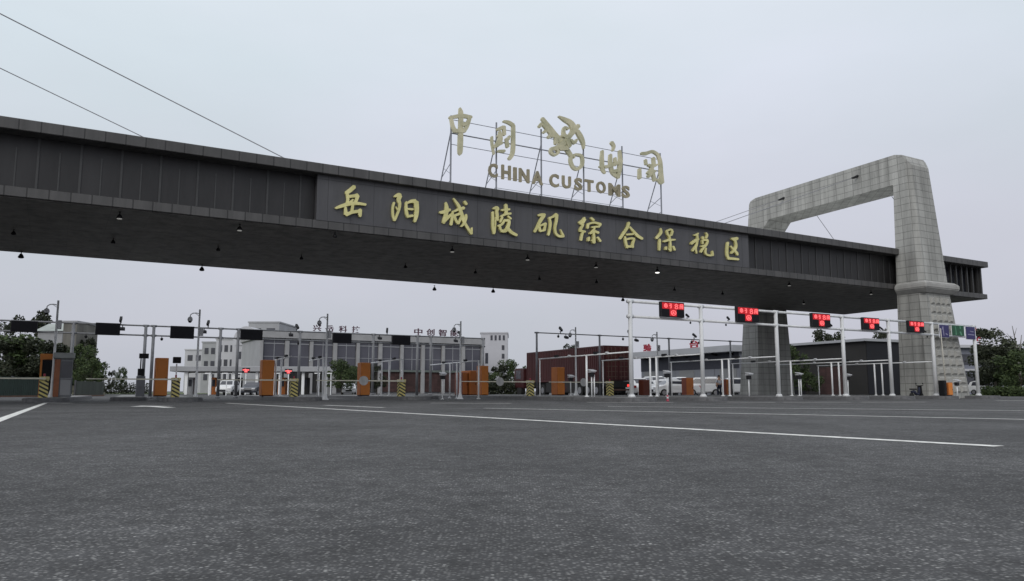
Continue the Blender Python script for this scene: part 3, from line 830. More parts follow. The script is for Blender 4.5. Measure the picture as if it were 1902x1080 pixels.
def cable(p, q, label, r=.022):
    o = thing('stay_cable', label, 'cable', p, 0, 'stay cables of the canopy')
    b = MB(); d = Vector(q) - Vector(p); b.tube((0, 0, 0), d, r, n=6); b.build('strand', M_CABLE, o)
    b = MB(); b.tube((0, 0, 0), d * .006, .06, n=8); b.tube(d * .994, d, .06, n=8); b.build('socket', M_BLK2, o)
zc = 15.2
for sgn, word in ((-1, 'upper left'), (1, 'pylon')):
    for t, side in ((2.75, 'nearer'), (9.6, 'farther')):
        cable(W2(sgn * 25.95 - sgn * .5, t, zc - .2), W2(sgn * 10.8, t, HT + .03), (side + ' long thin cable running down from the upper left of the view to the roof') if sgn < 0 else (side + ' thin cable from the pylon crossbeam down towards the rooftop sign'))
for t, side in ((2.75, 'nearer'), (9.6, 'farther')):
    cable(W2(28.9, t, 15.0), W2(34.85, t, HT), side + ' short cable from the pylon down to the right end of the canopy')

# ================================================================== GANTRIES
def gantry(name, label, t, posts, z_top, z_low, s0, s1, m, rp, rr, cat='gantry', double=()):
    sb = posts[0]
    base = (sb, t, 0)
    o = stthing(name, label, cat, sb, t)
    for s in posts:
        q = base_z(s, t); b = MB(); b.tube(L(s, t, q, base), L(s, t, z_top + .06, base), rp * 1.12, rp, n=12); b.tube(L(s, t, q, base), L(s, t, q + .12, base), rp * 2.0, rp * 1.4, 12); b.build('post', m, o, True)
    for z in (z_top, z_low):
        if z is None: continue
        b = MB(); b.tube(L(s0, t, z, base), L(s1, t, z, base), rr, n=10); b.build('rail', m, o, True)
    for s in posts:
        for z in (z_top, z_low):
            if z:
                c = MB(); c.tube(L(s - .16, t, z, base), L(s + .16, t, z, base), rr * 1.45, n=10); c.build('clamp', m, o, True)
    return o
ZT, ZL = 4.52, 3.83
gantry('white_gantry', 'tall white lane gantry in front of the pylon carrying red displays', GT, GAN_S, ZT, ZL, GAN_S[0], GAN_S[-1], M_GANW, .094, .062)
LT = 23.0
LPX = [133, 268, 283, 408, 441, 556, 693, 775, 800, 897]
gantry('grey_gantry', 'long grey gantry behind the barriers carrying black unlit displays', LT, [S(p, LT, 660) for p in LPX], 4.5, 3.9, S(-60, LT, 600), S(897, LT, 629), M_GREYP, .09, .05)
TT = 15.8
TPX = [997, 1114, 1243, 1357]
gantry('slim_gantry', 'slim single-rail grey gantry with cameras between the red truck and the pylon', TT, [S(p, TT, 660) for p in TPX], 4.52, None, S(997, TT, 616), S(1405, TT, 636), M_GREYP, .07, .04)

# lane displays
def led_strokes(mb, X0, X1, Z0, Z1, y):
    mp = lambda x, yy, d: (X0 + (X1 - X0) * x / 100, y - d, Z1 - (Z1 - Z0) * yy / 70)
    st = [[(12,12,3),(21,10,3),(23,24,3),(13,25,3),(12,12,3)], [(17,7,3),(18,28,3)], [(12,18,2.5),(23,17,2.5)],
          [(34,9,3),(42,9,3),(37,17,3)], [(33,18,3),(44,18,3)], [(40,17,3),(41,27,3),(36,28,3)],
          [(64,7,3),(57,15,3)], [(64,7,3),(71,15,3)], [(59,17,2.5),(69,17,2.5)], [(59,21,3),(69,21,3),(69,29,3),(59,29,3),(59,21,3)],
          [(81,10,3),(80,29,3)], [(82,9,3),(92,9,3),(92,29,3)], [(84,17,2.5),(90,17,2.5)], [(87,13,2.5),(87,27,2.5)],
          [(50,40,3),(42,45,3),(41,54,3),(47,62,3),(56,61,3),(61,53,3),(58,43,3),(50,40,3)], [(50,46,3),(47,56,3)], [(50,46,3),(54,56,3)]]
    for k, s_ in enumerate(st):
        brush(mb, s_, mp, .012 + .0005 * k)
def display(t, px0, px1, py0, py1, label, lit, group, depth=.16):
    s0, _ = at(px0, (py0 + py1) / 2, t); s1, _ = at(px1, (py0 + py1) / 2, t)
    pm = (px0 + px1) / 2
    zt, zb = at(pm, py0, t)[1], at(pm, py1, t)[1]
    base = ((s0 + s1) / 2, t, zb)
    o = stthing('lane_display', label, 'display', *base, group)
    w, h = (s1 - s0) / 2, zt - zb
    b = MB(); b.box(-w, w, -depth, .02, 0, h); b.build('housing', M_BLK2, o, bevel=.015)
    b = MB(); b.box(-w + .03, w - .03, -depth - .008, -depth + .01, .03, h - .03); sc = b.build('screen', M_SCR, o)
    if lit:
        b = MB(); b.box(-w + .05, w - .05, -depth - .014, -depth - .009, h * .52, h - .05); b.box(-w * .3, w * .3, -depth - .013, -depth - .009, h * .06, h * .52); b.build('lit_rows', M_LEDG, sc)
    b = MB()
    for x in (-w * .6, w * .6): b.box(x - .03, x + .03, -.02, .1, .05, h - .04)
    b.build('bracket', M_GREYP, o)
    if lit:
        b = MB(); led_strokes(b, -w + .02, w - .02, .02, h - .02, -depth - .016); b.build('led_characters', M_LED, o)
RT_ = GT - .08
for i, (x0, x1, y0, y1) in enumerate([(1224, 1267, 562, 590), (1365, 1405, 571, 599), (1504, 1538, 583, 608), (1599, 1629, 591, 613), (1683.5, 1712, 597, 618)]):
    display(RT_, x0, x1, y0, y1, 'red lit lane display ' + ['in the leftmost bay of the white gantry', 'in front of the rear pylon leg', 'against the sky right of the rear pylon leg', 'above the roof of the dark shed', 'in front of the front pylon leg'][i], True, 'red lane displays')
for i, (x0, x1, y0, y1) in enumerate([(20, 70, 596.5, 617), (177, 223, 600.5, 623), (316, 360, 606.5, 629.5), (446, 487, 612.5, 632), (617, 652, 619.5, 638), (727, 761, 623.5, 641)]):
    display(LT - .06, x0, x1, y0, y1, 'black unlit lane display ' + ['at the far left above the scrub slope', 'against the sky right of the guard booth', 'against the sky left of a camera pole', 'in front of the white office block', 'in front of the glazed building under maroon roof letters', 'farthest right of the six on the grey gantry'][i], False, 'black lane displays')
def panel(x0, x1, y0, y1, label, m, marks):
    t = GT - .08
    s0, _ = at(x0, (y0 + y1) / 2, t); s1, _ = at(x1, (y0 + y1) / 2, t); zt, zb = at((x0 + x1) / 2, y0, t)[1], at((x0 + x1) / 2, y1, t)[1]
    o = stthing('lane_sign', label, 'sign', (s0 + s1) / 2, t, zb, 'flat lane signs'); w, h = (s1 - s0) / 2, zt - zb
    b = MB(); b.box(-w, w, -.03, .0, 0, h); b.build('sign_plate', m, o, bevel=.008)
    b = MB(); b.box(-w - .02, w + .02, .0, .03, -.02, h + .02); b.build('sign_frame', M_WHITE, o)
    b = MB(); mp = lambda x, y, d: (-w + 2 * w * x / 100, -.03 - d, h - h * y / 100)
    for k, s_ in enumerate(marks): brush(b, s_, mp, .006 + .0005 * k)
    b.build('sign_marks', M_GTXT if m is M_GREEN else M_TXT, o)
panel(1745, 1762, 604, 627, 'dark blue lane sign with a pale arrow, nearest the pylon edge', M_BLUE, [[(35, 15, 8), (40, 85, 8)], [(35, 15, 6), (22, 40, 5)], [(62, 70, 10), (80, 78, 10)]])
panel(1768, 1790, 605, 624, 'dark green lane sign between two blue signs on the gantry', M_GREEN, [[(26, 12, 5), (30, 60, 6), (30, 92, 12)], [(66, 10, 12), (68, 32, 8)], [(66, 62, 14), (74, 92, 12)]])
panel(1794, 1810.5, 607.5, 630.5, 'dark blue lane sign with two lines of text beside the last gantry post', M_BLUE, [[(42, 36, 6), (80, 40, 7)], [(18, 62, 7), (86, 65, 8)]])

# cameras and floodlights on the gantries
def cam_proto():
    t = thing('traffic_camera', 'x', 'camera', (0, 0, 0), RZ, 'lane cameras on the gantries')
    b = MB(); b.tube((0, 0, 0), (0, 0, .12), .03); b.box(-.05, .05, -.05, .05, .1, .14); b.build('bracket', M_BLACK, t)
    b = MB(); b.hexa([(-.07, -.2, .12), (.07, -.2, .12), (.07, .16, .36), (-.07, .16, .36), (-.07, -.26, .24), (.07, -.26, .24), (.07, .08, .5), (-.07, .08, .5)]); b.build('housing', M_BLACK, t)
    b = MB(); b.tube((0, -.26, .15), (0, -.2, .2), .045, n=10); b.build('lens', M_SCR, t)
    return t
def flood_proto(m):
    t = thing('flood_light', 'x', 'light', (0, 0, 0), RZ, 'small lamps slung under the gantries')
    b = MB(); b.tube((0, 0, 0), (0, 0, -.14), .025); b.build('bracket', M_BLACK, t)
    b = MB(); b.hexa([(-.13, -.16, -.34), (.13, -.16, -.34), (.13, .06, -.26), (-.13, .06, -.26), (-.13, -.2, -.2), (.13, -.2, -.2), (.13, .04, -.1), (-.13, .04, -.1)]); b.build('housing', M_BLK2, t)
    b = MB(); b.add([(-.11, -.185, -.32), (.11, -.185, -.32), (.11, -.215, -.21), (-.11, -.215, -.21)], [(0, 1, 2, 3)]); b.build('glass', m, t)
    return t
def dome_proto():
    t = thing('dome_camera', 'x', 'camera', (0, 0, 0), RZ, 'dome cameras slung under the gantries')
    b = MB(); b.tube((0, 0, 0), (0, 0, -.1), .02); b.lathe((0, 0, -.2), [(.08, 0), (.09, .06), (.05, .11)], 12); b.build('housing', M_BLACK, t)
    b = MB(); b.ball((0, 0, -.2), .075); b.build('dome', M_SCR, t, True)
    return t
PC, PF, PD = cam_proto(), flood_proto(M_WIN), dome_proto()
used = set()
def put(p, px, t, z, label, rz=0.0):
    o = p if p.name not in used else dup(p); used.add(p.name)
    s = S(px, t, 620); o.location = W2(s, t, z); o.rotation_euler = (0, 0, RZ + rz); o['label'] = label
    if t == GT: o.scale = (.55, .55, .55)
for px, w in ((223, 'beside the black display right of the guard booth'), (386, 'between the second camera pole and the white office block'), (551, 'left of the third camera pole'), (719, 'left of the farthest black display'), (853, 'at the right end of the glazed building')):
    put(PC, px, LT, 4.53, 'upturned camera on the grey gantry ' + w, random.uniform(-.5, .5))
for px, w in ((379, 'beside the second camera pole'), (540, 'in front of the curtain wall'), (705, 'left of the farthest black display'), (846, 'at its right end'), (227, 'right of the booth-side display')):
    put(PF, px, LT, 4.47, 'small dark floodlight slung under the grey gantry ' + w)
for px, w in ((160, 'just right of the guard booth'), (301, 'left of the third black display'), (555, 'under the maroon roof letters')):
    put(PD, px, LT, 3.87, 'black dome camera low on the grey gantry ' + w)
for px, w in ((1041, 'above the red truck'), (1168, 'beside the first white gantry post'), (1289, 'beside the second white gantry post'), (1393, 'against the rear pylon leg')):
    put(PC, px, TT, 4.54, 'black upturned camera on the slim gantry ' + w, random.uniform(-.4, .4))
for px, w in ((1051, 'above the red truck'), (1181, 'right of the first white gantry post'), (1299, 'left of the second white gantry post')):
    put(PF, px, TT, 4.49, 'small dark floodlight under the slim gantry ' + w)
for px, w in ((1037, 'above the truck body'), (1157, 'above the truck doors'), (1284, 'near the red roof letter')):
    put(PD, px, TT, 4.49, 'black dome camera under the slim gantry ' + w)
for px, w in ((1277, 'right of the display nearest the sky'), (1353, 'left of the second red display'), (1543, 'right of the third red display'), (1636, 'right of the fourth red display'), (1716, 'right of the fifth red display')):
    put(PC, px, GT, 3.86, 'small black camera on the white gantry ' + w, random.uniform(-.3, .3))
for px, w in ((1283, 'below the first red display'), (1349, 'just left of the second red display'), (1722, 'in front of the front pylon leg')):
    put(PD, px, GT, 3.79, 'black dome camera low on the white gantry ' + w)
for p in (PC, PF, PD): pass

# ------------------------------------------------------------------ camera poles
def cctv(px, py_top, label, arm=.32, flare=.13, r=.055):
    t = 10.3
    s = S(px, t, 700); z = at(px, py_top, t)[1]
    o = stthing('camera_pole', label, 'camera pole', s, t, base_z(s, t), 'white camera poles on the islands'); h = z - base_z(s, t)
    b = MB(); b.lathe((0, 0, 0), [(flare * 1.5, 0), (flare * 1.4, .03), (flare, .08), (r * 1.25, .35), (r, 1.2), (r * .8, h)], 12); b.build('pole', M_WHITE, o, True)
    b = MB(); pts = [(0, 0, h - .22), (-.16, 0, h - .18), (-.32, 0, h - .2), (-.42, 0, h - .28), (-.43, 0, h - .38)]; b.path(pts, .022, 8); b.tube((0, 0, h - .34), (-.2, 0, h - .2), .012); b.build('arm', M_WHITE, o, True)
    b = MB(); b.lathe((-.43, 0, h - .58), [(.06, -.02), (.11, 0), (.125, .07), (.1, .16), (.04, .21)], 14); c = b.build('dome_camera', M_CHROME, o, True)
    b = MB(); b.ball((-.43, 0, h - .6), .088, rz=.08); b.build('dome_lens', M_SCR, c, True)
    b = MB(); b.box(.05, .2, -.1, .06, h - 1.3, h - .9); b.build('junction_box', M_CHROME, o, bevel=.012)
for i, (px, py) in enumerate([(98, 558), (365, 575), (605, 583), (855, 597), (1070, 608), (1222, 617)]):
    cctv(px, py, 'white pole with dome camera, ' + ['beside the guard booth', 'left of the white office block', 'among the maroon roof letters', 'at the right end of the glazed building', 'in front of the red truck', 'next to the parked white cars'][i])

# ------------------------------------------------------------------ barrier gates
def barrier_proto(disc, arm_len):
    o = thing('barrier_gate', 'x', 'barrier', (0, 0, 0), RZ, 'striped barrier gates')
    b = MB(); b.box(-.17, .17, -.17, .17, 0, .74); b.build('cabinet', M_STRP, o, bevel=.015)
    b = MB(); b.box(-.19, .19, -.19, .19, .741, .88); b.tube((0, -.26, .8), (0, -.18, .8), .09, n=12); b.build('head', M_YEL, o, bevel=.02)
    b = MB(); b.hexa([(.05, -.27, .765), (.05, -.235, .765), (.05, -.235, .835), (.05, -.27, .835), (-arm_len, -.265, .78), (-arm_len, -.24, .78), (-arm_len, -.24, .82), (-arm_len, -.265, .82)]); b.build('arm', M_ARM, o)
    if disc:
        b = MB(); b.tube((-arm_len * .47, -.30, .8), (-arm_len * .47, -.275, .8), .24, n=20); b.build('disc_sign', M_DISC, o)
    b = MB(); b.tube((0, 0, .88), (0, 0, .95), .04); b.ball((0, 0, .97), .045); b.build('beacon', M_CONE, o)
    return o
BP0 = barrier_proto(False, 3.6); BP1 = barrier_proto(True, 4.6)
ub = set()
for i, px in enumerate(BAR_PX):
    p = BP1 if i in (3, 4, 5) else BP0
    o = p if p.name not in ub else dup(p); ub.add(p.name)
    o.location = W2(BAR_S[i], 8, base_z(BAR_S[i], 8)); o['label'] = 'striped barrier box, ' + ['left of the guard booth', 'right of the first tall orange cabinet', 'right of the second orange cabinet', 'disc on its arm, right of the third orange cabinet', 'disc on its arm, left of the red truck', 'disc on its arm, in front of the red truck doors'][i]

# ------------------------------------------------------------------ orange cabinets
def cabinet(px, t, w, dpt, h, label, mf=M_ORG, ms=M_ORGD, z=.178, group='tall lane cabinets'):
    s = S(px, t, 700)
    if z: z = base_z(s, t); h += .178 - z
    o = stthing('lane_cabinet', label, 'cabinet', s, t, z, group)
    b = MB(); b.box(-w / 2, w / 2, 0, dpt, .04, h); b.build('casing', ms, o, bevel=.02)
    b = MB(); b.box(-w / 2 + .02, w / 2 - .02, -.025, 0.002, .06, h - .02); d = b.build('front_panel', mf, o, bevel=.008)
    b = MB(); b.box(-w * .28, w * .28, -.034, -.024, h * .62, h * .8); b.build('screen_window', mf, d)
    b = MB(); b.box(w * .32, w * .38, -.04, -.024, h * .42, h * .5); b.build('handle', M_BLK2, d)
    b = MB(); b.box(-w / 2 + .03, w / 2 - .03, .02, dpt - .02, 0, .04); b.build('plinth', M_BLK2, o)
cabinet(300, 14, .62, .6, 2.0, 'bright orange cabinet standing alone against the sky right of the twin posts')
cabinet(498, 14, .66, .6, 2.0, 'bright orange cabinet in front of the corner of the glazed building')
cabinet(679, 14, .58, .65, 1.95, 'orange cabinet behind the first disc-bearing barrier arm')
cabinet(901, 14, .5, .7, 1.9, 'narrow orange cabinet in front of the white block right of the glazed building')
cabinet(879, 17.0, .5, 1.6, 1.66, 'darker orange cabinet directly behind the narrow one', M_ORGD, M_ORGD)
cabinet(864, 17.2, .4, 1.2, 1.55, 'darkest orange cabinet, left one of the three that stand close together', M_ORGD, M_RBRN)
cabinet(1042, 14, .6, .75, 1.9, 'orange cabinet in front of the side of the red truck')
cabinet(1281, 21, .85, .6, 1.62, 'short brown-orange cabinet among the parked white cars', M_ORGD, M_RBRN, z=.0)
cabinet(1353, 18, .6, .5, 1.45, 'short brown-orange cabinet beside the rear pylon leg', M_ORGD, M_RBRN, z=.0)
cabinet(1201, 18, .72, .6, 1.35, 'dark red-brown cabinet between two thin white posts', M_RBRN, M_RBRN, z=.0)
cabinet(1764, -1.0 + GT, .42, .35, .78, 'small orange box at the foot of the front pylon leg', M_ORG, M_ORGD)
cabinet(1754.5, -1.0 + GT, .24, .35, .9, 'small black box touching the orange box at the pylon foot', M_BLACK, M_BLACK)

# ------------------------------------------------------------------ guard booth
s = S(120, 10, 700)
o = stthing('guard_booth', 'grey guard booth with dark window and orange corner, beside the first camera pole', 'booth', s, 10, base_z(s, 10))
b = MB(); b.box(-.4, .3, -.1, 1.3, 0, 1.72); b.build('walls', mat('booth grey sheet', (.2, .21, .22), .6, var=.12), o, bevel=.02)
b = MB(); b.box(-.5, .36, -.25, 1.5, 1.72, 1.98); b.build('roof', mat('booth roof', (.32, .34, .33), .6, var=.1), o, bevel=.03)
b = MB(); b.box(-.15, .25, -.13, -.09, .86, 1.6); w = b.build('window', M_WIN, o)
b = MB(); b.box(-.2, .3, -.15, -.1, .8, .86); b.build('window_sill', M_GREYP, w)
b = MB(); b.box(-.42, -.2, -.16, -.1, .03, 1.68); b.build('corner_panel', mat('faded orange panel', (.3, .11, .05), .6, var=.15), o)
b = MB(); b.box(-.15, .25, -.125, -.1, .1, .78); b.build('door_panel', M_WALLG, o)
s = S(88, 11.5, 700)
o = stthing('lane_cabinet', 'orange framed kiosk behind the striped barrier box beside the guard booth', 'cabinet', s, 11.5, base_z(s, 11.5), 'tall lane cabinets')
b = MB(); b.box(-.32, -.24, -.1, .5, 0, 1.95); b.box(.3, .38, -.1, .5, 0, 1.95); b.box(-.34, .55, -.12, .52, 1.72, 1.98); b.build('frame', M_ORG, o)
b = MB(); b.box(-.23, .29, .0, .45, .1, 1.7); b.build('casing', M_BLK2, o)

# ------------------------------------------------------------------ lane frames: arm from each white gantry post back to a pair of thin posts
for i, s in enumerate(GAN_S):
    wd = ['first white gantry post, across the red truck', 'second white gantry post, in front of the parked cars', 'third white gantry post, across the rear pylon leg', 'fourth white gantry post, in front of the dark shed', 'fifth white gantry post, in front of the dark shed', 'sixth white gantry post, across the front pylon leg', ''][i]
    if i == 6: break
    base = (s, GT, 0)
    o = stthing('camera_gantry', 'thin white rail behind the ' + wd, 'frame', s, GT, .0, 'thin white frames along the islands')
    zz = 2.22
    b = MB(); b.tube(L(s, GT + .1, zz, base), L(s, GT + 9.0, zz, base), .032, n=8); b.build('rail', M_WHITE, o, True)
    for tt_ in ((3.7, 4.25) if i not in (0, 3) else (3.9,)):
        b = MB(); b.tube(L(s, GT + tt_, .18, base), L(s, GT + tt_, zz, base), .05, n=10); b.tube(L(s, GT + tt_, .178, base), L(s, GT + tt_, .22, base), .11, n=10); b.build('post', M_WHITE, o, True)
    b = MB(); b.tube(L(s, GT + 8.9, base_z(s, GT + 8.9), base), L(s, GT + 8.9, zz, base), .035, n=8); b.build('post', M_WHITE, o, True)
    for tt_ in (2.0, 5.6):
        b = MB(); c = L(s, GT + tt_, zz, base); b.lathe((c[0], c[1], c[2] + .03), [(.1, 0), (.11, .025), (.06, .06)], 10); b.build('antenna_disc', M_CHROME, o)
    for tt_ in (3.0, 7.0):
        b = MB(); c = L(s, GT + tt_, zz, base); b.box(c[0] - .06, c[0] + .06, c[1] - .15, c[1] + .15, c[2] + .03, c[2] + .14); b.build('lane_camera', M_BLK2, o)

def stand(px, t, label, h=1.28, two=False):
    s = S(px, t, 715)
    z = base_z(s, t); h += .178 - z
    o = stthing('card_reader_stand', label, 'stand', s, t, z, 'short camera stands by the lanes')
    b = MB(); b.tube((0, 0, 0), (0, 0, h - .1), .035); b.tube((0, 0, 0), (0, 0, .03), .1)
    b.build('post', M_WHITE, o, True)
    if two:
        b = MB(); b.tube((.17, 0, 0), (.17, 0, h - .22), .035); b.build('post', M_WHITE, o, True)
    b = MB(); b.box(-.16, .16, -.13, .1, h - .1, h - .05); b.hexa([(-.18, -.2, h - .05), (.18, -.2, h - .05), (.18, .1, h + .02), (-.18, .1, h + .02), (-.18, -.2, h), (.18, -.2, h), (.18, .1, h + .07), (-.18, .1, h + .07)]); b.build('hood', M_CHROME, o)
    b = MB(); b.box(-.12, .12, -.1, .08, h - .32, h - .12); b.build('reader', M_BLK2, o, bevel=.01)
def left_frame(px0, px1, t0, pxs, label):
    s = S(px1, t0, 700); base = (s, t0, 0)
    o = stthing('camera_gantry', label, 'frame', s, t0, .0, 'thin white frames along the islands'); zz = 2.2
    # how far back the rail runs: the row where px0 is met at the same s
    t1 = t0
    while S(px0, t1, 700) < s and t1 < t0 + 22: t1 += .1
    b = MB(); b.tube(L(s, t0, zz, base), L(s, t1, zz, base), .032, n=8); b.build('rail', M_WHITE, o, True)
    for px in pxs:
        t = t0
        while S(px, t, 700) < s and t < t0 + 22: t += .05
        b = MB(); q = base_z(s, t); b.tube(L(s, t, q, base), L(s, t, zz, base), .05, n=10); b.tube(L(s, t, q, base), L(s, t, q + .05, base), .11, n=10); b.build('post', M_WHITE, o, True)
    for f in (.25, .7):
        b = MB(); c = L(s, t0 + (t1 - t0) * f, zz, base); b.box(c[0] - .06, c[0] + .06, c[1] - .15, c[1] + .15, c[2] + .03, c[2] + .15); b.build('lane_camera', M_BLK2, o)
left_frame(800, 889, 9.6, (889, 849, 836), 'thin white rail between the grey gantry post and the narrow orange cabinet')
left_frame(690, 747, 9.8, (747, 723, 709), 'thin white rail just right of the third orange cabinet')
left_frame(505, 540, 9.5, (522, 512), 'short thin white rail just right of the second orange cabinet')
left_frame(574, 600, 10.6, (600, 591), 'short thin white rail touching the third camera pole')
stand(822, 9, 'short pale stand with hooded reader below the farthest maroon roof letter', 1.25)
stand(1060, 9, 'short pale stand with reader touching the camera pole in front of the truck', 1.2)

stand(1099, 3, 'short white stand with hooded reader left of the truck doors', 1.35, True)
stand(1239, 1.0, 'short white stand with hooded reader in front of the parked cars', 1.3)
stand(1391, .5, 'single white stand against the rear pylon leg', 1.25)
stand(1484, .5, 'double-legged white stand left of the fourth gantry post', 1.3, True)
stand(1575, .5, 'white stand half hidden behind the fourth gantry post', 1.28)
stand(1777, GT - .6, 'white stand with black head right of the small orange box', .92)
# slim flagpole-like pole with sign at the right pylon
s = S(1756, GT - .6, 700)
o = stthing('slim_pole', 'slim cream pole rising in front of the left blue sign to its arrow', 'pole', s, GT - .6, base_z(s, GT - .6))
b = MB(); b.tube((0, 0, 0), (-.16, 0, 4.0), .035, .028); b.build('shaft', mat('cream pole', (.5, .48, .42), .6), o, True)
b = MB(); b.tube((0, 0, 0), (0, 0, .05), .1); b.build('foot', M_GREYP, o)
# twin post dark equipment beside first orange cabinet
s = S(262, 14, 700)
o = stthing('control_rack', 'grey equipment rack with dark boxes beside the twin grey posts', 'rack', s, 14, base_z(s, 14))
b = MB(); b.box(-.2, .2, -.1, .3, 0, 1.05); b.build('casing', M_GREYP, o, bevel=.02)
b = MB(); b.box(-.16, .12, -.16, .2, 1.06, 1.42); b.build('monitor', M_BLACK, o)
b = MB(); b.tube((-.05, .0, 1.42), (-.05, 0, 2.05), .03); b.box(-.14, .3, -.1, .1, 1.95, 2.2); b.build('head', M_BLK2, o)
s = S(327, 15.5, 700)
o = stthing('lane_signal', 'small black lane signal head on a white post behind the first orange cabinet', 'signal', s, 15.5, base_z(s, 15.5))
b = MB(); b.tube((0, 0, 0), (0, 0, 1.75), .035); b.build('post', M_WHITE, o)
b = MB(); b.box(-.2, .2, -.12, .12, 1.78, 2.12); b.build('head', M_BLACK, o, bevel=.02)
b = MB(); b.tube((0, -.14, 1.95), (0, -.12, 1.95), .09, n=12); b.build('lens', M_BLK2, o)
# traffic bollard
p = W2(S(1240, GT - .9, 740), GT - .9, base_z(S(1240, GT - .9, 740), GT - .9))
o = thing('bollard', 'small red bollard at the kerb below the parked white cars', 'bollard', p)
o.scale = (.8, .8, .8)
b = MB(); b.lathe((0, 0, 0), [(.1, 0), (.1, .03), (.06, .05), (.05, .34), (.03, .36)], 12); b.build('post', M_CONE, o, True)
b = MB(); b.lathe((0, 0, .16), [(.062, 0), (.06, .09)], 12); b.build('reflective_band', M_CHROME, o)

# ================================================================== VEHICLES
def wheel(b, c, r, w, axis='y'):
    b.tube((c[0], c[1] - w / 2, c[2]), (c[0], c[1] + w / 2, c[2]), r, n=16)
def car_proto(kind, paint):
    o = thing('parked_car', 'x', 'car', (0, 0, 0), 0, 'cars parked beyond the gate')
    if kind == 'saloon': L_, H_, prof, gl = 4.5, 1.47, [(-2.22, .28), (-2.25, .75), (-2.1, .95), (-1.45, 1.0), (-.75, 1.42), (.6, 1.47), (1.45, .98), (2.15, .82), (2.25, .55), (2.2, .28)], (-1.35, -.75, .6, 1.35)
    elif kind == 'suv': L_, H_, prof, gl = 4.5, 1.7, [(-2.2, .35), (-2.25, .9), (-2.15, 1.1), (-1.9, 1.62), (-1.4, 1.7), (.5, 1.7), (1.25, 1.12), (2.1, .98), (2.25, .65), (2.2, .35)], (-1.95, -1.7, .5, 1.15)
    else: L_, H_, prof, gl = 4.8, 2.0, [(-2.35, .35), (-2.4, 1.0), (-2.3, 1.9), (-2.0, 2.0), (1.2, 2.0), (2.0, 1.2), (2.35, 1.0), (2.4, .6), (2.35, .35)], (-2.2, -2.0, 1.2, 1.85)
    b = MB(); hw = .88
    n = len(prof)
    vs = []
    for sgn in (-1, 1):
        for x, z in prof:
            k = hw if z < 1.0 else hw - (z - 1.0) * .32
            vs.append((x, sgn * k, z))
    b.add(vs, [tuple(range(n)), tuple(range(n, 2 * n))[::-1]] + [(i, (i + 1) % n, n + (i + 1) % n, n + i) for i in range(n)])
    b.build('body', paint, o, bevel=.06, seg=2)
    zt = H_ - .12; zb = H_ * .67
    def kk(z): return (hw if z < 1 else hw - (z - 1) * .32) + .006
    a, a2, c2, c = gl
    for sgn in (-1, 1):
        b = MB(); w = MB()
        b.add([(a + .25, sgn * kk(zb), zb), (c - .3, sgn * kk(zb), zb), (c2 - .08, sgn * kk(zt), zt), (a2 + .12, sgn * kk(zt), zt)], [(0, 1, 2, 3)])
        b.build('side_window', M_WIN, o)
    # windscreen and rear window as thin sheets proud of the body
    for rear in (0, 1):
        i = [k for k, p_ in enumerate(prof) if p_[1] > H_ * .97]
        if rear: p1, p0 = prof[i[0]], prof[i[0] - 1]
        else: p1, p0 = prof[i[-1]], prof[i[-1] + 1]
        dx, dz = p1[0] - p0[0], p1[1] - p0[1]; ln = hypot(dx, dz); nx, nz = (-dz / ln, dx / ln) if rear else (dz / ln * (1 if dx < 0 else -1), abs(dx) / ln)
        if rear: nx, nz = -abs(dz) / ln, abs(dx) / ln
        else: nx, nz = abs(dz) / ln, abs(dx) / ln
        q0 = (p0[0] + dx * .12 + nx * .012, p0[1] + dz * .12 + nz * .012); q1 = (p0[0] + dx * .86 + nx * .012, p0[1] + dz * .86 + nz * .012)
        b = MB(); b.add([(q0[0], -.72, q0[1]), (q0[0], .72, q0[1]), (q1[0], .6, q1[1]), (q1[0], -.6, q1[1])], [(0, 1, 2, 3)])
        b.build('rear_window' if rear else 'windscreen', M_WIN, o)
    for x in (-1.4, 1.4):
        for y in (-.82, .82):
            b = MB(); b.tube((x, y - .1, .32), (x, y + .1, .32), .33, n=16); w = b.build('wheel', M_TYRE, o)
            b = MB(); b.tube((x, y - .112, .32), (x, y + .112, .32), .2, n=12); b.build('rim', M_RIM, w)
    xe = L_ / 2
    for y in (-.62, .62):
        b = MB(); b.box(xe - .14, xe + .02, y - .18, y + .18, .66, .82); b.build('headlight', M_HEAD, o)
        b = MB(); b.box(-xe - .02, -xe + .14, y - .16, y + .16, .74, .94); b.build('tail_light', mat('tail lamp red', (.35, .02, .02), .4), o)
    b = MB(); b.box(xe - .1, xe + .025, -.4, .4, .42, .62); b.build('grille', M_BLK2, o)
    return o
CP = {('saloon', 'w'): car_proto('saloon', M_CARW), ('suv', 'w'): car_proto('suv', M_CARW), ('van', 'w'): car_proto('van', M_CARW), ('saloon', 's'): car_proto('saloon', M_CARS), ('saloon', 'b'): car_proto('saloon', M_CARB)}
uc = set()
def car(kind, c, px, Y, rz, label):
    p = CP[(kind, c)]; o = p if p.name not in uc else dup(p); uc.add(p.name)
    P = D(px, 727, Y); o.location = (P.x, Y, 0); o.rotation_euler = (0, 0, rz); o['label'] = label
FR = -pi / 2
car('van', 'w', 1147, 84, FR - .2, 'white van right beside the red truck doors')
car('suv', 'w', 1185, 76, FR + .15, 'white sport utility car just left of the dark red-brown cabinet')
car('saloon', 'w', 1222, 74, FR + .3, 'white saloon in the front row right of the dark red-brown cabinet')
car('van', 'w', 1216, 83, FR + .1, 'white van behind the front row between the thin post pair and a camera pole')
car('saloon', 'w', 1252, 72, pi + .25, 'white saloon side-on in the front row left of the short brown-orange cabinet')
car('suv', 'w', 1245, 80, FR + .2, 'white sport utility car in the second row behind the side-on saloon')
car('van', 'w', 1262, 88, FR, 'white van in the back row against the shed roller door')
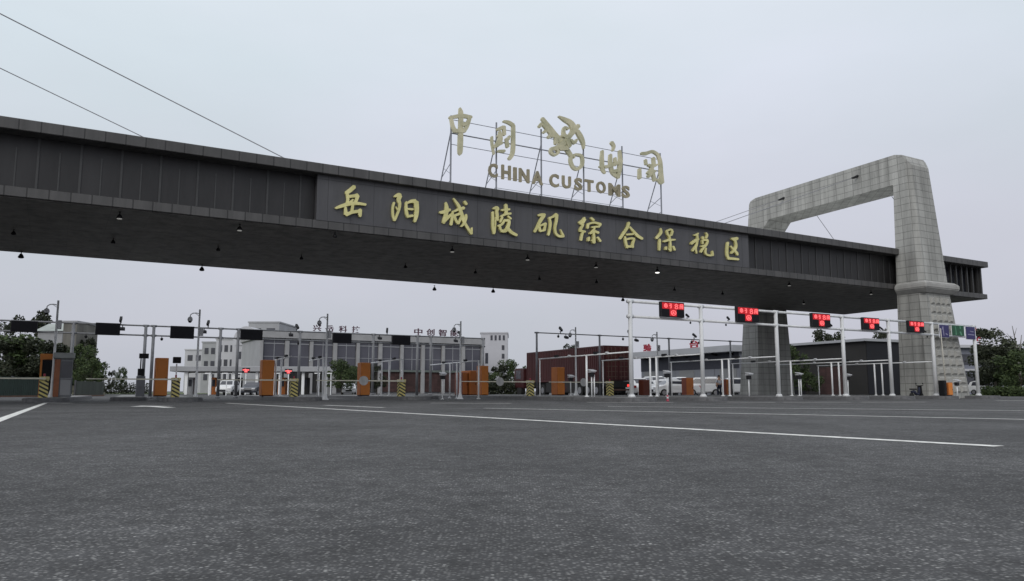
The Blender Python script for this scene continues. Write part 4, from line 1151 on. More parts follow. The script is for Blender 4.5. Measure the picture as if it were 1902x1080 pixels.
car('suv', 'w', 1300, 73, pi - .2, 'white sport utility car side-on right of the short brown-orange cabinet')
car('saloon', 's', 1290, 82, FR - .1, 'silver saloon in the second row left of the second white gantry post')
car('van', 'w', 1318, 87, FR, 'white van in the back row right of the second white gantry post')
car('saloon', 'w', 1327, 76, pi - .3, 'white saloon side-on in front of the right-hand back row van')
car('suv', 'w', 1352, 83, FR - .2, 'white sport utility car partly hidden by the cabinet beside the rear pylon leg')
car('saloon', 's', 1341, 92, FR, 'silver saloon farthest back near the rear pylon leg')
car('saloon', 'w', 1163, 70, pi / 2 - .1, 'white saloon seen from behind right of the last striped barrier box')
car('suv', 'w', 424, 92, FR + .1, 'white car beneath the far inner canopy seen under the barrier arm')
car('saloon', 'w', 648, 104, FR + .2, 'white car nose half hidden behind the third orange cabinet')
car('van', 'w', 1232, 90, FR, 'white van against the shed wall right of the dark red-brown cabinet')
car('saloon', 'w', 1272, 77, FR - .25, 'white saloon squeezed behind the short brown-orange cabinet')
car('suv', 'w', 1361, 75, pi - .1, 'white sport utility car nearest the rear pylon leg')
car('saloon', 'w', 1198, 84, FR + .2, 'white saloon behind the dark red-brown cabinet')
car('saloon', 'b', 472, 92, FR, 'dark saloon waiting under the far inner canopy left of the second orange cabinet')
car('saloon', 's', 1872, 92, FR + .6, 'silver saloon beyond the hedge at the far right')
car('suv', 'w', 1838, 96, FR + .5, 'white car beyond the hedge just right of the last gantry post')

# container truck
def truck():
    P = Vector((7.2, 61.0, 0))
    o = thing('container_truck', 'dark red container truck with ribbed sides and lock bars on its doors', 'truck', P, RZ)
    k = BN - (pi / 2 - AN) if False else 0
    Lc, Wc, H0, H1 = 13.4, 2.5, 1.25, 4.0
    b = MB(); b.box(0, Wc, .0, Lc, H0, H1)
    for i in range(43):
        y = .25 + i * .3; b.box(-.035, 0, y, y + .16, H0 + .15, H1 - .12)
    b.box(-.05, 0, 0, .16, H0, H1); b.box(-.05, 0, Lc - .16, Lc, H0, H1); b.box(-.05, 0, .16, Lc - .16, H1 - .12, H1); b.box(-.05, 0, .16, Lc - .16, H0, H0 + .15)
    c = b.build('container', M_RED, o)
    for x0 in (.1, 1.27):
        b = MB(); b.box(x0, x0 + 1.13, -.05, -.002, H0 + .1, H1 - .1); d = b.build('rear_door', M_REDD, c)
        for q in (.2, .5, .85):
            f = MB(); f.tube((x0 + q, -.08, H0 + .12), (x0 + q, -.08, H1 - .12), .028, n=6); f.build('lock_bar', M_RUST, d)
        f = MB()
        for zz in (1.55, 1.95, 2.35, 2.75, 3.15, 3.55): f.box(x0 + .08, x0 + 1.05, -.068, -.045, zz, zz + .06)
        f.build('door_ribs', M_RUST, d)
    b = MB(); b.box(.3, 2.2, .2, Lc + 1, .85, H0 - .02); b.box(.05, Wc - .05, -.1, .0, .75, H0 - .02); b.build('chassis', M_CHAS, o)
    b = MB(); b.box(.02, .08, 4.6, 9.7, .35, 1.2); b.box(.9, 1.6, .1, Lc, .3, .84); b.build('dark_gap_panel', M_CHAS, o)  # dark panels added to close the bright gaps under the container
    b = MB(); b.box(.05, Wc - .05, -.13, -.06, .5, .62); b.build('bumper', M_RUST, o)
    for y in (1.3, 2.6, 3.9, 10.4):
        for x in (.25, 2.25):
            b = MB(); b.tube((x - .22, y, .52), (x + .22, y, .52), .52, n=18); w = b.build('wheel', M_TYRE, o)
            b = MB(); b.tube((x - .235, y, .52), (x + .235, y, .52), .27, n=12); b.build('rim', M_RIM, w)
    for x in (.25, 2.0):
        b = MB(); b.box(x, x + .25, -.13, -.1, .8, .98); b.build('tail_light', M_TAIL, o)
    b = MB(); b.box(-.02, 2.5, Lc + .6, Lc + 2.8, .7, 2.6); cb = b.build('cab', mat('truck cab red', (.05, .012, .013), .4, var=.1), o, bevel=.1, seg=2)
    b = MB(); b.tube((.0, Lc + 1.7, .52), (.4, Lc + 1.7, .52), .52, n=18); b.build('wheel', M_TYRE, o)
    b = MB(); b.tube((2.1, Lc + 1.7, .52), (2.5, Lc + 1.7, .52), .52, n=18); b.build('wheel', M_TYRE, o)
    b = MB(); b.box(-.035, .0, Lc + 1.3, Lc + 2.3, 1.6, 2.4); b.build('side_window', M_WIN, cb)
    for y in (6.3, 6.62):
        b = MB(); b.box(-.09, -.05, y, y + .2, .62, .82); b.build('side_lamp', M_TAIL, o)
    o.rotation_euler = (0, 0, BN)                # faces through the gate
truck()
# electric scooter at the pylon foot
p = W2(S(1700, -1.2, 720), -2.0 + .6, 0); p = D(1701, 727, 47.6)
o = thing('electric_scooter', 'dark electric scooter parked against the front leg of the right pylon', 'scooter', (p.x, 47.6, .0), radians(28))
o.scale = (.8, .8, .8)
b = MB(); b.path([(-.5, 0, .5), (-.2, 0, .55), (.0, 0, .35), (.35, 0, .35), (.5, 0, .85)], .1, 8); b.build('body', M_TROU, o, True)
b = MB(); b.box(-.6, .0, -.13, .13, .66, .76); b.build('seat', M_BLACK, o, bevel=.03)
b = MB(); b.tube((.5, -.26, .98), (.5, .26, .98), .025); b.hexa([(.4, -.18, .3), (.55, -.18, .3), (.55, .18, .3), (.4, .18, .3), (.42, -.14, .98), (.52, -.14, .98), (.52, .14, .98), (.42, .14, .98)]); b.build('handlebar', M_BLACK, o)
for x in (-.5, .6):
    b = MB(); b.tube((x, -.05, .22), (x, .05, .22), .22, n=16); b.build('wheel', M_TYRE, o)
for y in (-.28, .28):
    b = MB(); b.tube((.5, y, .98), (.48, y, 1.12), .012); b.ball((.47, y, 1.14), .05); b.build('mirror', M_BLACK, o)

# ------------------------------------------------------------------ a person by the parked cars
def person(px, Y, label):
    P = D(px, 727, Y)
    J = [((0, 0, .95), .15), ((0, 0, 1.15), .145), ((0, 0, 1.36), .165), ((0, 0, 1.5), .06), ((0, -.02, 1.6), .09), ((0, -.02, 1.7), .085),
         ((.11, 0, .88), .1), ((.12, -.02, .5), .07), ((.13, 0, .1), .05), ((.14, -.14, .05), .045),
         ((-.11, 0, .88), .1), ((-.12, .03, .5), .07), ((-.13, .06, .1), .05), ((-.14, -.08, .05), .045),
         ((.21, 0, 1.4), .065), ((.26, .02, 1.12), .05), ((.25, -.06, .88), .04), ((.25, -.08, .78), .035),
         ((-.21, 0, 1.4), .065), ((-.26, .02, 1.12), .05), ((-.25, -.06, .88), .04), ((-.25, -.08, .78), .035)]
    E = [(0, 1), (1, 2), (2, 3), (3, 4), (4, 5), (0, 6), (6, 7), (7, 8), (8, 9), (0, 10), (10, 11), (11, 12), (12, 13), (2, 14), (14, 15), (15, 16), (16, 17), (2, 18), (18, 19), (19, 20), (20, 21)]
    o = thing('person', label, 'person', (P.x, Y, 0), .4)
    def skin(name, idx, m, grow=1.0):
        mp = {k: i for i, k in enumerate(idx)}
        me = bpy.data.meshes.new(name); me.from_pydata([J[k][0] for k in idx], [(mp[a], mp[b_]) for a, b_ in E if a in mp and b_ in mp], [])
        ob = bpy.data.objects.new(name, me); COL.objects.link(ob); ob.parent = o
        mod = ob.modifiers.new('skin', 'SKIN'); sv = me.skin_vertices[0].data
        for k in idx:
            sv[mp[k]].radius = (J[k][1] * grow, J[k][1] * grow); sv[mp[k]].use_root = (k == idx[0])
        ob.modifiers.new('sub', 'SUBSURF').levels = 1; ob.modifiers['sub'].render_levels = 1
        me.materials.append(m); return ob
    skin('body', list(range(22)), M_SKIN)
    skin('shirt', [0, 1, 2, 14, 15, 18, 19], M_SHIRT, 1.14)
    skin('trousers', [0, 6, 7, 8, 10, 11, 12], M_TROU, 1.2)
    b = MB(); b.ball((0, .0, 1.72), .1, .11, .1); b.build('hair', M_HAIR, o, True)
person(1336, 66, 'person in pale shirt and navy trousers standing by the white cars')

# ================================================================== BUILDINGS
# glazed building along the a direction
gx, gy = -41.6, 130.0
o = thing('glazed_building', 'long three storey building with dark curtain wall, pale columns and maroon roof letters', 'building', (gx, gy, 0), RZ)
LB, HBl = 41.6, 10.4
b = MB(); b.box(0, LB, .6, 16, 0, HBl - .2); b.build('walls', M_WALLG, o)
b = MB(); b.box(-.3, LB + .3, -.5, 16.3, 9.3, HBl); b.build('roof_fascia', M_COLW, o, bevel=.04)
nb = 10; bw = LB / nb
for i in range(nb):
    x0, x1 = i * bw + .35, (i + 1) * bw - .35
    b = MB(); b.box(x0, x1, .3, .59, 4.3, 9.28); w = b.build('curtain_wall', M_CURT, o)
    f = MB(); f.box(x0, x1, .22, .3, 8.35, 8.5); f.box(x0, x1, .24, .3, 6.2, 6.27); f.box((x0 + x1) / 2 - .04, (x0 + x1) / 2 + .04, .24, .3, 4.3, 9.28); f.build('glazing_bars', M_ROOFG, w)
    b = MB(); b.box(x0, x1, .25, .58, .3, 3.9); b.build('ground_floor_shutter', M_BRN if i > 4 else M_DKW, o)
for i in range(nb + 1):
    x = i * bw; wd = .35 if i % 2 else .3
    if i in (0,): wd = .2
    b = MB(); b.box(x - wd, x + wd, -.15, .62, 0, 9.29); b.build('column', M_COLW, o, bevel=.03)
b = MB(); b.box(0, LB, -.1, .24, 3.92, 4.28); b.build('floor_band', mat('green grey spandrel', (.12, .14, .13), .6, var=.15), o)
def roofletters(chars, pxs, y0, y1, t_off, m):
    for ch, px in zip(chars, pxs):
        # survey onto the fascia plane
        x, y, z = ray(px, (y0 + y1) / 2); dx, dy = cos(RZ), sin(RZ)
        # k*x = gx + u*dx ; k*y = gy + u*dy
        u = (x * gy - y * gx) / (y * dx - x * dy); Yd = gy + u * dy
        h = (y1 - y0) * Yd / F_PX * 1.0; zb = HBl + .3
        mb = MB(); w = h * .66
        glyph(mb, ch, u - w, u + w, zb, zb + h, -.45, .15, .02)
        for q in (-.5, .5): mb.tube((u + q * w, -.3, HBl - .02), (u + q * w, -.3, zb + .1), .04, n=5)
        mb.build('roof_letter', m, o)
roofletters('兴岳科技', (588, 611, 636, 660), 602, 614, 0, M_SIGNR)
roofletters('中创智能', (775.5, 798, 820.5, 842), 610, 622.5, 0, M_SIGNR)

# white office block, stepped, farther left
def winrow(o, parent, x0, x1, n, z0, z1, y, wid=.6, m=None):
    for i in range(n):
        xc = x0 + (x1 - x0) * (i + .5) / n; w = (x1 - x0) / n * wid / 2
        b = MB(); b.box(xc - w, xc + w, y - .06, y + .02, z0, z1); p = b.build('window', m or M_WIN, parent)
def blockbld(label, name, blocks, Yb):
    px0 = min(q[0] for q in blocks)
    P = D(px0, 727, Yb)
    o = thing(name, label, 'building', (P.x, Yb, 0))
    for (x0, x1, yt, Y, rows, cols, m) in blocks:
        a, c = D(x0, yt, Y), D(x1, yt, Y); H = a.z
        b = MB(); b.box(a.x - P.x, c.x - P.x, Y - Yb, Y - Yb + 14, 0, H); w = b.build('wing', m, o)
        b = MB(); b.box(a.x - P.x - .15, c.x - P.x + .15, Y - Yb - .15, Y - Yb + 14.15, H, H + .3); b.build('parapet', m, o)
        for r_ in range(rows):
            zz = H - 1.2 - r_ * 3.0
            if zz < 4: break
            winrow(o, w, a.x - P.x + .3, c.x - P.x - .3, cols, zz - 1.4, zz, Y - Yb)
    return o
ob = blockbld('pale stepped office block with arched gable left of the glazed building', 'office_building',
         [(437, 487, 642, 150, 2, 4, M_WALLW), (402, 440, 631, 165, 3, 3, M_WALLW), (376, 405, 637, 180, 3, 2, M_WALLG), (344, 379, 651, 195, 3, 2, M_WALLW), (462, 519, 600, 172, 1, 2, M_WALLG)], 150)
# arched gable
ar = MB(); c0, c1 = D(438, 640, 156), D(487, 640, 156); P = D(344, 727, 150)
n = 12; xc, rx = (c0.x + c1.x) / 2 + .4, (c1.x - c0.x) / 2; poly = [(xc - P.x + rx * cos(pi - pi * i / n) * 1.0, c0.z + 3.4 * sin(pi * i / n)) for i in range(n + 1)]
ar.prism_y([(xc - P.x - rx, 0)] + poly + [(xc - P.x + rx, 0)], 3.0, 12); g_ = ar.build('arched_gable', M_WALLW, ob)
ar = MB(); ar.box(c0.x - P.x + 2.2, c0.x - P.x + 3.0, 2.9, 3.02, 5, c0.z + 1.5); ar.build('tall_window', M_WIN, g_)
ob2 = blockbld('pale office block with four small top windows right of the glazed building', 'office_building', [(893, 943, 620, 165, 0, 0, M_WALLW)], 165)
P = D(893, 727, 165)
q = D(919, 632, 165).x - P.x
for i in range(4):
    xx = D(913 + i * 7.6, 628, 165); b = MB(); b.box(xx.x - P.x - .22, xx.x - P.x + .22, -.06, .03, xx.z - .5, xx.z + .55); b.build('window', M_WIN, ob2)
for yy in (646, 662):
    xx = D(934.5, yy, 165); b = MB(); b.box(xx.x - P.x - .28, xx.x - P.x + .28, -.06, .03, xx.z - .5, xx.z + .5); b.build('window', M_WIN, ob2)
xx = D(904, 665, 165); b = MB(); b.box(xx.x - P.x - .3, xx.x - P.x + .3, -.06, .03, xx.z - 1.2, xx.z + 1.0); b.build('window', M_WIN, ob2)

# grey inspection shed: long face runs back along b
P0 = D(1376, 727, 90)
o = thing('inspection_shed', 'long grey metal shed with red roof letters behind the parked white cars', 'shed', (P0.x, P0.y, 0), pi / 2 + BN)
# local x runs away along b, local y points to the left (towards -a); the face is at y = 0
Ls, Hs = 19.5, 4.95
b = MB(); b.box(0, Ls, -7, 0, 0, Hs); b.build('wall', M_CORR, o)
b = MB(); b.box(-.5, Ls + .6, -7.4, 1.5, Hs, Hs + .75); b.build('roof', M_ROOFG, o, bevel=.03)
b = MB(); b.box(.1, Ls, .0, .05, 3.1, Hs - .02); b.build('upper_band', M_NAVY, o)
for i in range(5):
    x0 = .6 + i * 3.8
    b = MB(); b.box(x0, x0 + 2.9, .0, .06, .0, 3.05); b.build('roller_door', M_DOORG if i % 2 == 0 else M_CORR, o)
for i in range(7):
    x0 = 1 + i * 2.8; b = MB(); b.tube((x0, .1, Hs - .25), (x0, .9, Hs - .05), .12, .16, 8); b.build('wall_lamp', M_BLACK, o)
for ch, px, y0, y1 in (('验', 1202, 639, 655), ('台', 1289, 632, 648)):
    x, y, z = ray(px, y1); dx, dy = -sin(BN), cos(BN)
    ox_, oy_ = P0.x - 1.4 * cos(BN), P0.y - 1.4 * sin(BN)
    u = (x * oy_ - y * ox_) / (y * dx - x * dy); k = (oy_ + u * dy) / y
    zb = CAM_H + k * z; zt = CAM_H + k * ray(px, y0)[2]
    mb = MB(); w = .9
    vs0 = len(mb.v); glyph(mb, ch, -u - w, -u + w, zb, zt, -1.4, .12, .03)
    for q_ in (-.6, .6): mb.tube((-u + q_ * w, -1.3, Hs + .3), (-u + q_ * w, -1.3, zb + .1), .04, n=5)
    mb.v = [(-a, -b_, c) for a, b_, c in mb.v]
    mb.build('roof_letter', M_SIGNRR, o)

# dark shed under the canopy on the right
P1 = D(1612, 727, 92)
o = thing('dark_shed', 'dark flat-roofed shed seen under the canopy between the pylon legs', 'shed', (P1.x, P1.y, 0), pi / 2 + BN)
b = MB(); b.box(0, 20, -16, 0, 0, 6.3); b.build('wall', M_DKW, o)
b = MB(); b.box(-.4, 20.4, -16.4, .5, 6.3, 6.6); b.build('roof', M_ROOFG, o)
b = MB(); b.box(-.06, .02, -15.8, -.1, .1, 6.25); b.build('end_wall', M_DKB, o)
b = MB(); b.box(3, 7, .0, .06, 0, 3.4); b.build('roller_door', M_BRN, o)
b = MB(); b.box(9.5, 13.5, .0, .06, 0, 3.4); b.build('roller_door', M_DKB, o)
# pale small building right of the pylon
P2 = D(1800, 727, 112)
o = thing('blue_grey_building', 'blue-grey two storey building half hidden by the trees at the far right', 'building', (P2.x, P2.y, 0), .12)
M_BLG = mat('blue grey wall', (.2, .21, .26), .8, var=.1, scale=.4)
b = MB(); b.box(-2, 12, 0, 14, 0, 6.6); b.build('wall', M_BLG, o)
b = MB(); b.box(-2.2, 6.2, -.8, 14.2, 6.6, 7.0); b.build('roof', M_WALLW, o)
for z in (1.4, 4.2):
    b = MB(); b.box(-1.5, 11.5, -.06, .02, z, z + 1.5); b.build('window_band', M_WIN, o)
b = MB(); b.box(-2, 12, -.25, -.0, 3.3, 3.6); b.build('floor_band', M_WALLW, o)
xx = D(1819, 617, 112); mb = MB(); glyph(mb, '车', xx.x - P2.x - .6, xx.x - P2.x + .6, 7.6, 9.6, .3, .12, .03); mb.tube((xx.x - P2.x - .4, .4, 6.9), (xx.x - P2.x - .4, .4, 7.8), .04); mb.tube((xx.x - P2.x + .4, .4, 6.9), (xx.x - P2.x + .4, .4, 7.8), .04); mb.build('roof_letter', M_SIGNRR, o)

# far inner gate canopy
P3 = D(335, 727, 104)
o = thing('inner_gate', 'low pale canopy of a second gate far behind the left barriers', 'gate', (P3.x, P3.y, 0), .12)
wI = D(612, 727, 104).x - P3.x
b = MB(); b.box(-1.5, wI, 0, 9, 3.05, 3.75); b.build('roof', M_WALLG, o, bevel=.05)
for i in range(7):
    x = .5 + i * (wI - 1.5) / 6
    b = MB(); b.box(x - .18, x + .18, .6, 1.0, 0, 3.05); b.build('post', M_WHITE, o)
    b = MB(); b.box(x - .5, x + .5, 2, 4, 0, 2.3); k_ = b.build('lane_booth', [M_WALLG, M_ORGD, M_DKW][i % 3], o)
    b = MB(); b.box(x - .35, x + .35, 1.94, 2.02, 1.1, 2.0); b.build('booth_window', M_WIN, k_)
for px, py, w in ((457, 690, 'left'), (536, 692, 'right')):
    p = D(px, py + 3, 98)
    d_ = thing('lane_display', w + ' one of the two small red displays of the far inner gate', 'display', p, .1, 'red displays of the inner gate')
    b = MB(); b.box(-.45, .45, -.1, .1, 0, .62); b.build('housing', M_BLK2, d_)
    b = MB(); mp = lambda x, y, d: (-.43 + .86 * x / 100, -.105 - d, .6 - .58 * y / 100)
    for k, s_ in enumerate([[(8, 40, 26), (92, 42, 26)], [(40, 20, 22), (55, 75, 26)], [(30, 80, 20), (70, 82, 20)]]): brush(b, s_, mp, .01 + .001 * k)
    b.build('led_characters', M_LED, d_)
    b = MB(); b.tube((0, .0, -p.z), (0, 0, 0), .07); b.build('post', M_WHITE, d_)
# white low frames in front of the inner gate
for i, px in enumerate((388, 420, 446, 508, 520, 592, 614)):
    p = D(px, 727, 84)
    f = thing('lane_post', 'slim white post before the far inner gate, ' + ['left of the white car', 'just right of the white car', 'below the left red display', 'touching the left of the second orange cabinet', 'touching the right of the second orange cabinet', 'left of the third camera pole', 'right of the third camera pole'][i], 'post', (p.x, 84, 0), 0, 'slim white posts before the inner gate')
    b = MB(); b.tube((0, 0, 0), (0, 0, 2.3), .05); b.build('shaft', M_WHITE, f)
    b = MB(); b.box(-.5, .1, -.05, .05, 2.3, 2.4); b.build('bracket', M_WHITE, f)

# left background: concrete tower, pale roof, fence
P4 = D(109, 727, 98)
o = thing('concrete_tower', 'weathered concrete stair tower rising behind the guard booth', 'tower', (P4.x, 98, 0))
wT = D(134.5, 727, 98).x - P4.x
b = MB(); b.box(0, wT, 0, 5, 0, 9.0); b.build('shaft', M_TOWER, o)
b = MB(); b.box(-.15, wT + .1, -.15, 5.1, 9.0, 9.25); b.build('parapet', M_WALLG, o)
b = MB(); b.box(wT * .62, wT * .8, -.05, .02, 4.2, 6.8); b.build('window', M_WIN, o)
P5 = D(62, 727, 104)
o = thing('hillside_house', 'pale house with grey-green sheet roof above the scrub slope left of the tower', 'house', (P5.x, 104, 0))
wH = D(108, 727, 104).x - P5.x
b = MB(); b.box(0, wH, 0, 7, 0, 8.4); b.build('wall', M_WALLG, o)
b = MB(); b.hexa([(-.3, -.4, 8.4), (wH + .3, -.4, 8.4), (wH + .3, 7.4, 8.4), (-.3, 7.4, 8.4), (-.1, 2.5, 9.6), (wH + .1, 2.5, 9.6), (wH + .1, 4.5, 9.6), (-.1, 4.5, 9.6)]); b.build('roof', M_CREAM, o)

def fence(p, q, h, label, m, posts=True, step=2.5):
    p, q = Vector(p), Vector(q); d = q - p; ln = d.length; a = atan2(d.y, d.x)
    o = thing('boundary_fence', label, 'fence', p, a, 'boundary fences')
    b = MB()
    k = 0.0
    while k < ln:
        b.box(k, min(k + .14, ln), -.02, .02, .12, h); k += .17
    b.build('slats', m, o)
    b = MB(); b.box(0, ln, .021, .06, h - .25, h - .15); b.box(0, ln, .021, .06, .25, .35); b.build('rails', m, o)
    k = 0
    while k <= ln + .01:
        c = MB(); c.box(k - .06, k + .06, .03, .15, 0, h + .06); c.build('post', M_DARKP, o); k += ln / max(1, round(ln / step))
    b = MB(); b.box(0, ln, -.1, .2, 0, .12); b.build('kerb_base', mat('reddish base', (.12, .07, .05), .9, var=.3), o)
F1 = D(-40, 727, 58); F2 = D(133, 727, 66); F3 = D(192, 727, 74)
fence((F1.x, F1.y, 0), (F2.x, F2.y, 0), 1.55, 'dark green slatted fence left of the guard booth', M_FENG)
fence((F2.x + .2, F2.y + .3, 0), (F3.x, F3.y, 0), 1.3, 'dark grey-green slatted fence right of the guard booth', mat('grey green fence', (.045, .055, .045), .7, var=.3, scale=1.5, streak=.2))

# ================================================================== VEGETATION
def tree_meshes(seed, h, rx, n, m, leaf=.2, low=.25, clumps=26, squash=1.0, gap=.0):
    rnd = random.Random(seed)
    t = MB()
    t.tube((0, 0, 0), (rnd.uniform(-.1, .1), 0, h * .45), .03 * h * .5, .02 * h * .4, 7)
    top = Vector((0, 0, h * .4))
    cl = []
    for i in range(clumps):
        a = rnd.uniform(0, 2 * pi); zz = rnd.uniform(low, 1.0)
        rr = rx * (1 - abs(zz - .55) ** 1.6 * 1.7) * math.sqrt(rnd.uniform(.05, 1))
        c = Vector((rr * cos(a), rr * sin(a), zz * h * .93)); cl.append((c, rnd.uniform(.13, .26) * rx * 1.25))
        if i % 2 == 0:
            t.tube((0, 0, h * rnd.uniform(.2, .5)), c * .96, .012 * h * .4, .004 * h * .4, 5)
    v, f = [], []
    per = n // clumps
    for c, r in cl:
        for k in range(per):
            u = Vector((rnd.gauss(0, 1), rnd.gauss(0, 1), rnd.gauss(0, 1))).normalized() * r * rnd.uniform(.35, 1.12) ** .6
            p = c + Vector((u.x, u.y, u.z * .8 * squash))
            a = Vector((rnd.gauss(0, 1), rnd.gauss(0, 1), rnd.gauss(0, .7))).normalized(); b_ = a.cross(Vector((rnd.gauss(0, 1), rnd.gauss(0, 1), rnd.gauss(0, 1)))).normalized()
            s_ = leaf * rnd.uniform(.6, 1.3)
            i0 = len(v)
            v += [p - a * s_ - b_ * s_ * .1, p + b_ * s_ * .55, p + a * s_, p - b_ * s_ * .5]
            f.append((i0, i0 + 1, i0 + 2, i0 + 3))
    cr = MB(); cr.v, cr.f = [tuple(x) for x in v], f
    return t, cr
def tree_proto(seed, h, rx, n, m, **k):
    o = thing('tree', 'x', 'tree', (0, 0, 0), 0, None)
    t, c = tree_meshes(seed, h, rx, n, m, **k)
    t.build('trunk', M_BARK, o); c.build('crown', m, o)
    return o
TP = [tree_proto(11, 7.0, 2.6, 4200, M_LEAF1, leaf=.17, low=.22, clumps=34), tree_proto(23, 6.0, 2.8, 3800, M_LEAF2, leaf=.17, low=.18, clumps=30), tree_proto(37, 8.0, 2.3, 3600, M_LEAF3, leaf=.17, low=.3, clumps=30, squash=1.2)]
ut = set()
def tree(k, px, Y, h, label, group, wide=1.0, z=0.0):
    p = TP[k]; o = p if p.name not in ut else dup(p); ut.add(p.name)
    P = D(px, 727, Y); o.location = (P.x, Y, z); o.rotation_euler = (0, 0, random.uniform(0, 6.28))
    hh = h / (7.0, 6.0, 8.0)[k]; o.scale = (hh * wide, hh * wide, hh); o['label'] = label; o['group'] = group
def htop(py, Y): return (727 - py) * Y / F_PX + CAM_H
HG = 'trees on the scrub slope'; RG = 'trees at the far right'
tree(0, 15, 88, htop(628, 88), 'dark tree at the far left edge behind the fence', HG, 1.3)
tree(1, 48, 92, htop(622, 92), 'dark broad tree on the slope left of the first camera pole', HG, 1.4)
tree(0, 84, 90, htop(632, 90), 'dark tree directly behind the first camera pole', HG, 1.3)
tree(0, 44, 112, htop(578, 112), 'tall tree topping the slope above the leftmost black display', HG, .8)
tree(1, 146, 92, htop(640, 92), 'dark tree with a stepped edge just right of the guard booth', HG, .8)
tree(0, 152, 100, htop(622, 100), 'taller dark tree behind the one right of the guard booth', HG, .75)
tree(1, 165, 86, htop(664, 86), 'low rounded tree at the right end of the slope', HG, 1.0)
tree(0, 205, 130, htop(688, 130), 'small distant bush-like tree left of the lone round one', 'distant trees seen down the left lane', .5)
tree(1, 224, 130, htop(682, 130), 'lone small round tree far down the left lane', 'distant trees seen down the left lane', .5)
tree(2, 8, 100, htop(596, 100), 'pale wispy tree at the far left top of the slope', HG, .7)
tree(1, 634, 100, htop(668, 100), 'green tree in front of the glazed building left of the third orange cabinet', 'trees before the glazed building', .9)
tree(1, 655, 108, htop(680, 108), 'bushier green tree behind the white car nose', 'trees before the glazed building', 1.2)
tree(0, 700, 112, htop(676, 112), 'small dark tree right of the third orange cabinet', 'trees before the glazed building', .9)
tree(0, 925, 96, htop(678, 96), 'dark green tree left of the red truck below the pale block', 'trees before the glazed building', 1.1)
tree(1, 950, 110, htop(668, 110), 'rounded tree touching the left end of the red truck', 'trees before the glazed building', 1.0)
tree(1, 905, 92, htop(692, 92), 'low bushy tree behind the narrow orange cabinet', 'trees before the glazed building', 1.2)
tree(0, 1058, 120, htop(640, 120), 'tree whose tip shows above the red truck roof', 'trees before the glazed building', .7)
tree(0, 1545, 118, htop(612, 118), 'bushy tree rising above the dark shed roof below the third red display', 'trees around the dark shed', .8)
tree(1, 1524, 116, htop(634, 116), 'lower tree left of the bushy one above the dark shed roof', 'trees around the dark shed', .9)
tree(1, 1472, 84, htop(640, 84), 'dark tree hugging the right side of the rear pylon leg', 'trees around the dark shed', .65)
tree(1, 1500, 88, htop(690, 88), 'low green tree behind the double-legged white stand', 'trees around the dark shed', 1.3)
tree(2, 1640, 122, htop(610, 122), 'pale wispy tree behind the dark shed right of the fourth red display', 'trees around the dark shed', .7)
tree(2, 1850, 84, htop(606, 84), 'tall grey-green tree right of the last gantry post', RG, 1.15)
tree(0, 1868, 80, htop(640, 80), 'dark dense tree in front of the tall grey-green one', RG, 1.2)
tree(1, 1899, 76, htop(650, 76), 'dark green tree at the right edge of the view', RG, 1.2)
tree(0, 1837, 90, htop(655, 90), 'smaller dark tree in front of the blue-grey building', RG, .9)
tree(2, 1880, 98, htop(640, 98), 'pale tree in the gap between the dark ones at far right', RG, 1.0)
tree(1, 1935, 88, htop(630, 88), 'dark tree just beyond the right edge', RG, 1.2)
# a bare tree
P = D(1896, 727, 86)
o = thing('bare_tree', 'bare pale-limbed tree rising above the dark trees at the right edge', 'tree', (P.x, 86, 0), 0, RG)
b = MB(); b.tube((0, 0, 0), (.1, 0, 4.2), .16, .12, 8)
for e_ in [((.1, 0, 4.2), (-.35, 0, 7.6), .1, .03), ((.1, 0, 4.0), (.6, 0, 6.6), .09, .03), ((-.1, 0, 5.6), (-.9, .2, 6.8), .05, .015), ((-.2, 0, 6.5), (.2, .1, 7.4), .04, .012), ((.35, 0, 5.4), (.9, -.1, 6.0), .04, .012)]: b.tube(e_[0], e_[1], e_[2], e_[3], 6)
b.build('trunk', mat('pale bark', (.2, .19, .18), .9, var=.25), o)
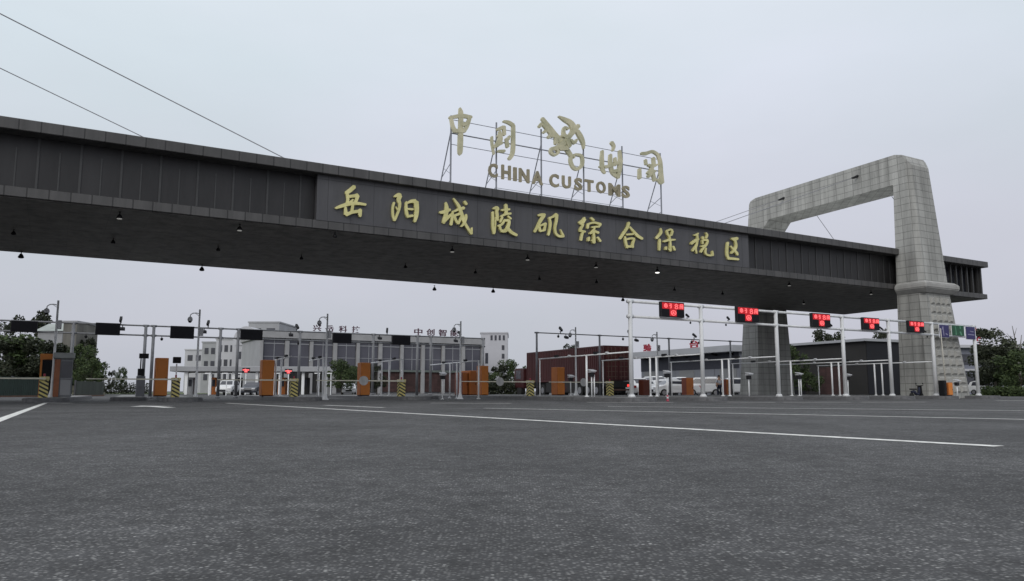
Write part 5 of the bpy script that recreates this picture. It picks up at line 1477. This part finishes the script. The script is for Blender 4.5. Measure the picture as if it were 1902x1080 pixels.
# scrub slope and hedges
b = MB(); nx_, ny_ = 40, 8; v = []; rnd = random.Random(4)
xa, xb = D(-160, 727, 80).x, D(196, 727, 80).x
for j in range(ny_ + 1):
    for i in range(nx_ + 1):
        u, w = i / nx_, j / ny_; x = (xa + (xb - xa) * u) * (1 + .325 * w) ; hgt = 4.4 * w ** .7 * (1 if u < .6 else max(0, 1 - (u - .6) / .42)) + rnd.uniform(-.25, .25) * (w > 0)
        v.append((x, 80 + w * 26, hgt - .05))
b.add(v, [(j * (nx_ + 1) + i, j * (nx_ + 1) + i + 1, (j + 1) * (nx_ + 1) + i + 1, (j + 1) * (nx_ + 1) + i) for j in range(ny_) for i in range(nx_)])
tag(b.build('hillside', M_HILL, None, True), kind='structure')
def hedge(p, q, h, w, label, m, n, seed, grp):
    p, q = Vector(p), Vector(q); d = q - p; ln = d.length; a = atan2(d.y, d.x); rnd = random.Random(seed)
    o = thing('hedge', label, 'hedge', p, a, grp)
    v, f = [], []
    for k in range(n):
        c = Vector((rnd.uniform(0, ln), rnd.uniform(-w / 2, w / 2), rnd.uniform(.03, 1) * h * (.85 + .25 * sin(k * .7))))
        aa = Vector((rnd.gauss(0, 1), rnd.gauss(0, 1), rnd.gauss(0, 1))).normalized(); bb = aa.cross(Vector((rnd.gauss(0, 1), rnd.gauss(0, 1), rnd.gauss(0, 1)))).normalized(); s_ = rnd.uniform(.08, .17)
        i0 = len(v); v += [c - aa * s_, c + bb * s_ * .6, c + aa * s_, c - bb * s_ * .6]; f.append((i0, i0 + 1, i0 + 2, i0 + 3))
    b = MB(); b.v, b.f = [tuple(x) for x in v], f; b.build('leaves', m, o)
    b = MB()
    for k in range(int(ln / .8)): x = .3 + k * .8; b.tube((x, 0, 0), (x + rnd.uniform(-.2, .2), 0, h * .75), .03, .015, 5)
    b.build('stems', M_BARK, o)
p, q = D(185, 727, 128), D(275, 727, 128)
hedge((p.x, 128, 0), (q.x, 128, 0), 1.85, 1.6, 'dark clipped hedge far down the left lane', M_LEAF1, 2600, 1, 'hedges')
p, q = D(1824, 727, 70), D(1960, 727, 66)
hedge((p.x, 70, 0), (q.x, 66, 0), .8, 1.4, 'low green hedge under the trees at the far right', M_LEAF2, 3200, 2, 'hedges')
p, q = D(868, 727, 74), D(962, 727, 76)
hedge((p.x, 74, 0), (q.x, 76, 0), 1.5, 1.2, 'dark hedge left of the red truck behind the barrier arm', M_LEAF1, 2200, 3, 'hedges')

# drop prototypes that were never placed
for o in list(bpy.data.objects):
    if o.get('label') == 'x':
        for c in list(o.children_recursive): bpy.data.objects.remove(c)
        bpy.data.objects.remove(o)
